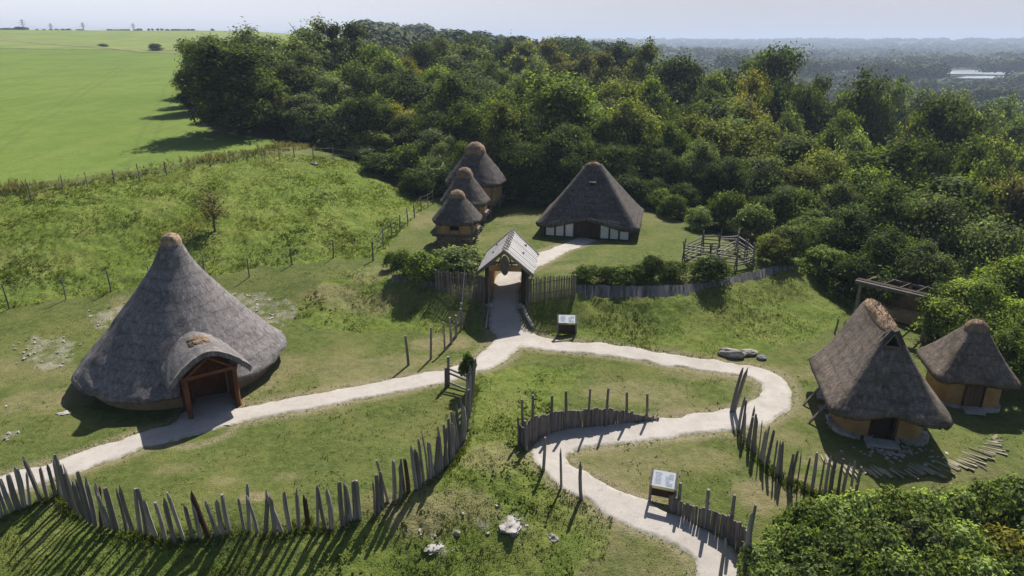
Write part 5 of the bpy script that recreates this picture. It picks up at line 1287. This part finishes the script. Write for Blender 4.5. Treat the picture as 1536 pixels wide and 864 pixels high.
# nettles and brambles: leafy ground cover on the rough slopes
def scrub():
    r = np.random.default_rng(12); x = r.uniform(-60, 26, 30000); y = r.uniform(16, 82, 30000); z = zones(x, y)
    cl = np.clip(fbm(x*.28, y*.28, 3, 88)*4-.2, 0, 1)*z[0]*(1-z[4]); kp = r.random(30000) < cl*np.clip(45/np.hypot(x, y), .4, 1); x, y, z = x[kp], y[kp], z[:, kp]
    gp = path_gap(x, y); ok = (gp > .25) & (clear(x, y) > 0); x, y, z, gp = x[ok], y[ok], z[:, ok], gp[ok]; z[0] *= np.clip(gp*2, 0, 1); n = len(x); gz_ = G(x, y)+relief(x, y, z)*np.clip(gp/.7, 0, 1)
    b = 12; s = np.repeat(r.uniform(.12, .34, n), b); d = r.normal(0, 1, (n*b, 3)); d /= np.linalg.norm(d, axis=1)[:, None]; d[:, 2] = np.abs(d[:, 2])
    P = np.column_stack([np.repeat(x, b), np.repeat(y, b), np.repeat(gz_, b)])+d*s[:, None]*np.array([1.5, 1.5, .9])
    co, F = leaves(P, d+np.array([0, 0, .5]), .16, r); me = np_mesh('ground_scrub', co, F, M['blade'])
    m = np.repeat(r.random(n), b)[:, None]*.7+r.random((n*b, 1))*.3; T = np.array((.055, .075, .018))*(1-m)+np.array((.14, .17, .034))*m
    vcol(me, 'tint', np.repeat(np.column_stack([T, np.ones(n*b)]), 4, 0)); tag(link('ground_scrub', me), kind='stuff')
scrub()

# ------------------------------------------------------------------ far woods of the valley: too many to count, one mass
def far_woods(name, pts, seed, leaf_scale=1.0, nl=46):
    r = np.random.default_rng(seed); CO = []; FF = []; TT = []; k0 = 0
    for x, y, z, h, w, c in pts:
        d = r.normal(0, 1, (nl, 3)); d /= np.linalg.norm(d, axis=1)[:, None]; d[:, 2] = np.where(d[:, 2] < -.2, -d[:, 2], d[:, 2])
        lob = r.normal(0, 1, (7, 3)); lob /= np.linalg.norm(lob, axis=1)[:, None]; lob[:, 2] = np.abs(lob[:, 2])
        bulge = 1+.28*np.max(np.clip(d@lob.T, 0, 1)**6, axis=1)-.2
        P = np.array([x, y, z+h*.5])+d*np.array([w, w, h*.5])*(bulge*r.uniform(.85, 1.05, nl))[:, None]
        co, F = leaves(P, d+np.array([0, 0, .3]), w*.62*leaf_scale, r, .85, .22)
        CO.append(co); FF.append(F+k0); k0 += len(co); t = np.clip(r.normal(.5, .18, nl), 0, 1)
        TT.append(np.repeat(np.column_stack([np.array(c)*(.65+.7*t[:, None]), np.ones(nl)]), 4, 0))
    me = np_mesh(name, np.vstack(CO), np.vstack(FF), M['farleaf']); vcol(me, 'tint', np.vstack(TT)); return tag(link(name, me), kind='stuff')
k = NT('far_leaf'); cc, _s, _a = k.attr('tint'); M['farleaf'] = k.done(cc, .8, None, .1)
FC = [(.045, .07, .02), (.07, .10, .026), (.10, .12, .032), (.09, .115, .05), (.12, .13, .045)]
LAKE = atz(1475, 110, -24.3); LAKE2 = atz(1500, 117, -24.3)
def valley(n, dlo, dhi, alo, ahi, hlo, hhi, seed, keep):
    r = np.random.default_rng(seed); d = np.exp(r.uniform(math.log(dlo), math.log(dhi), n)); a = np.radians(r.uniform(alo, ahi, n)); x = d*np.sin(a); y = d*np.cos(a); z = G(x, y)
    out = []
    for i in range(n):
        if not keep(x[i], y[i], d[i], math.degrees(a[i])): continue
        cl = .5+float(fbm(np.array([x[i]/90]), np.array([y[i]/90]), 3, 4)[0])*1.8
        if d[i] > 230 and cl < .12: continue
        h = (hlo+(hhi-hlo)*min(1, max(0, cl)))*r.uniform(.75, 1.2)*(1 if d[i] < 900 else 1.25); w = h*r.uniform(.36, .6)*(1+d[i]/2500)
        out.append((x[i], y[i], z[i]-.5, h, w, FC[int(np.clip(2+fbm(np.array([x[i]/60]), np.array([y[i]/60]), 2, 14)[0]*6+r.normal(0, .7), 0, 4))]))
    return out
def lake_free(x, y, d, a):
    px, py = project(x, y, -24.3)
    if px > 1396 and LAKE2[1]-190 < y < LAKE[1]+115: return False
    return True
EX = [(q[1], q[2]) for q in PLACED]
def near_free(x, y, d, a):
    if not lake_free(x, y, d, a): return False
    if d < 250: return in_wood(x, y) and not any((x-p)**2+(y-q)**2 < 20 for p, q in EX)
    return True
far_woods('valley_woods', valley(2600, 175, 900, 5, 48, 6, 13, 1, near_free), 2, .42, 230)
far_woods('distant_woods', valley(3600, 800, 4600, 6, 46, 8, 17, 3, lake_free), 4, .7, 80)
# taller belts of poplar and willow crossing the valley floor
rb = np.random.default_rng(33); belt = []
for px0, px1, py_, top_, d0, d1 in ((1360,1462,84,63,900,930),(1085,1250,100,72,620,700),(1250,1340,88,70,820,860),(1480,1560,96,84,820,800),(1420,1540,150,128,430,460),(1300,1420,105,88,640,700),(1500,1580,180,150,330,350),(1040,1120,80,68,1100,1150),(1120,1420,72,66,1700,1900),(1380,1560,132,118,560,590)):
    for i in range(26):
        t_ = i/25; px = px0+(px1-px0)*t_; d_ = d0+(d1-d0)*t_+rb.normal(0, 8); p = atd(px, top_+rb.uniform(-2, 5), d_); z_ = g(p[0], d_); h = min(26, max(6, p[2]-z_)); belt.append((p[0], d_, z_-.5, h, h*rb.uniform(.2, .32)*(1+d_/3000), FC[rb.integers(0, 3)]))
far_woods('tree_belts', belt, 34, .5, 150)
# wooded hill behind the granaries
hill = [q for q in valley(420, 210, 620, -12, 8.5, 8, 13, 5, lambda x, y, d, a: d > 225)]
far_woods('hill_woods', hill, 6, .42, 260)
# skyline copses beyond the fields
sk = []
rs2 = np.random.default_rng(9)
for px0, px1, top, d, n in ((-20, 46, 40, 700, 34), (163, 204, 51, 745, 16), (247, 293, 51, 740, 20), (112, 128, 51, 740, 4)):
    for i in range(n):
        px = rs2.uniform(px0, px1); p = atd(px, top+rs2.uniform(-1, 3), d+rs2.uniform(-15, 15)); z = g(p[0], p[1]); h = max(2.5, p[2]-z); sk.append((p[0], p[1], z-.5, h, h*.62, FC[0]))
far_woods('skyline_copse', sk, 10, 1.0, 60)
ns = 0
for px, top, wpx in ((56,46,5),(66,47,5),(77,47,6),(86,47,8),(95,49,6),(103,47,9),(208,50,5),(213,51,4),(224,51,4),(230,51,4),(237,47,5),(243,47,5),(320,55,6)):
    p = atd(px, top, 735); h = max(3, p[2]-g(p[0], 735)); tree(p[0], 735, h, 'round', 'dark', wpx*735/FPX, 'lone trees on the skyline', f'tiny lone tree on the skyline beyond the field, {ordinal(ns)} from left', 'skyline_tree'); ns += 1
for px, py, w, h, lb in ((233, 76, 24, 3.2, 'dark hedge clump on the track beyond the bright field'), (155, 70, 14, 1.6, 'low dark scrub on the track left of the hedge clump')):
    p = at(px, py); tree(p[0], p[1], h, 'bush', 'dark', w*p[1]/FPX, 'clumps on the field track', lb, 'hedge_clump')
# dry track between the two fields
tr = ats([(-30,57),(40,63),(100,68),(160,72),(220,78),(290,80)])
o = np.column_stack([tr[:, 0], tr[:, 1]]); q = resample(np.column_stack([o, np.zeros(len(o))]), 6); co = []
for s, dy in ((0, -3.2), (1, 3.2)): co.append(np.column_stack([q[:, 0], q[:, 1]+dy, G(q[:, 0], q[:, 1]+dy)+.12]))
n = len(q); i = np.arange(n-1); km = NT('dry_track'); v = km.noise(km.n('ShaderNodeNewGeometry').outputs['Position'], .15, 4)
tag(link('field_track', np_mesh('field_track', np.concatenate(co), np.column_stack([i, i+1, i+n+1, i+n]), km.done(km.mix(km.ramp(v, .35, .65), (.26, .22, .12), (.14, .16, .05)), .95))), kind='structure')

# ------------------------------------------------------------------ lake, pylons, masts
k = NT('lake_water'); M['water'] = k.done((.50, .56, .62), .15, k.bump(k.noise(k.coord('Object', (.1, .3, .1)), 1, 3), .1, .2), .5)  # pale base colour carries the reflected sky
def sheet(name, pts, z, mat):
    me = np_mesh(name, [(p[0], p[1], z) for p in pts], [list(range(len(pts)))], mat); return tag(link(name, me), kind='structure')
lk = [(atz(x, y, -23.2)) for x, y in ((1408,109),(1422,106),(1450,105),(1500,105.5),(1560,106),(1700,107),(1700,114),(1560,113),(1500,112),(1450,111),(1425,111))]
lk2 = [(atz(x, y, -23.2)) for x, y in ((1425,117),(1450,114.5),(1480,114),(1560,115),(1700,116),(1700,120),(1560,118),(1470,117.5))]
sheet('lake', lk, -23.2, M['water']); sheet('lake', lk2, -23.2, M['water'])
M['steel'] = NT('pylon_steel').done((.34, .35, .36), .6)
def pylon(px, top, d, label, group='pylons on the skyline'):
    p = atd(px, top, d); z = g(p[0], d); H = max(14, p[2]-z); t = empty('pylon', (p[0], d, z), R(25), label, 'pylon', group)
    m = MB(); b = H*.09; w = .32
    lev = [(0, b), (H*.35, b*.62), (H*.62, b*.36), (H, b*.12)]
    for sx in (-1, 1):
        for sy in (-1, 1):
            for (z0, r0), (z1, r1) in zip(lev, lev[1:]): m.beam((sx*r0, sy*r0, z0), (sx*r1, sy*r1, z1), w)
    for (z0, r0), (z1, r1) in zip(lev, lev[1:]):
        for s in (-1, 1): m.beam((-r0, s*r0, z0), (r1, s*r1, z1), w*.6); m.beam((r0, s*r0, z0), (-r1, s*r1, z1), w*.6)
    m.obj('tower', M['steel'], t); m = MB()
    for q in (.66, .79, .92): L = H*(.2 if q == .79 else .15); m.beam((-L, 0, H*q), (L, 0, H*q), w*1.2); m.beam((-L, 0, H*q), (0, 0, H*(q+.05)), w*.7); m.beam((L, 0, H*q), (0, 0, H*(q+.05)), w*.7)
    m.obj('cross_arm', M['steel'], t); return p, z, H
py = [pylon(32, 29, 1000, 'faint pylon behind the skyline copse at the far left'), pylon(75, 35, 950, 'second pylon from left above the field skyline'), pylon(125, 43, 900, 'shortest thin pylon in the middle of the field skyline'), pylon(199, 35, 950, 'tallest looking pylon at the right of the field skyline')]
m = MB()
for (p0, z0, H0), (p1, z1, H1) in zip(py, py[1:]):
    for q in (.66, .79): m.pole([Vector((p0[0], p0[1], z0+H0*q)).lerp(Vector((p1[0], p1[1], z1+H1*q)), i/8)-Vector((0, 0, 4*math.sin(math.pi*i/8))) for i in range(9)], [.07]*9, 4)
tag(m.obj('power_lines', M['steel']), 'thin power lines strung between the skyline pylons', 'power lines')
p = atd(1216, 55, 2600); z = g(p[0], 2600); t = empty('mast', (p[0], 2600, z), 0, 'thin mast on the hazy horizon right of the ragged dark tree', 'mast'); m = MB()
m.pole([(0, 0, 0), (0, 0, p[2]-z)], [1.6, .9], 6); m.obj('shaft', M['steel'], t); m = MB(); m.box((0, 0, (p[2]-z)*.86), (3.4, 3.4, 2.5)); m.obj('platform', M['steel'], t)

# ------------------------------------------------------------------ the summer haze
hz = bpy.data.materials.new('summer_haze'); hz.use_nodes = True; n_ = hz.node_tree; n_.nodes.clear()
v = n_.nodes.new('ShaderNodeVolumePrincipled'); v.inputs['Color'].default_value = (.60, .72, .93, 1); v.inputs['Density'].default_value =   .00028; v.inputs['Anisotropy'].default_value = .2
oo = n_.nodes.new('ShaderNodeOutputMaterial'); n_.links.new(v.outputs[0], oo.inputs['Volume'])
m = MB(); m.box((0, 2900, 22), (13000, 7000, 116)); tag(m.obj('haze', hz), kind='stuff')
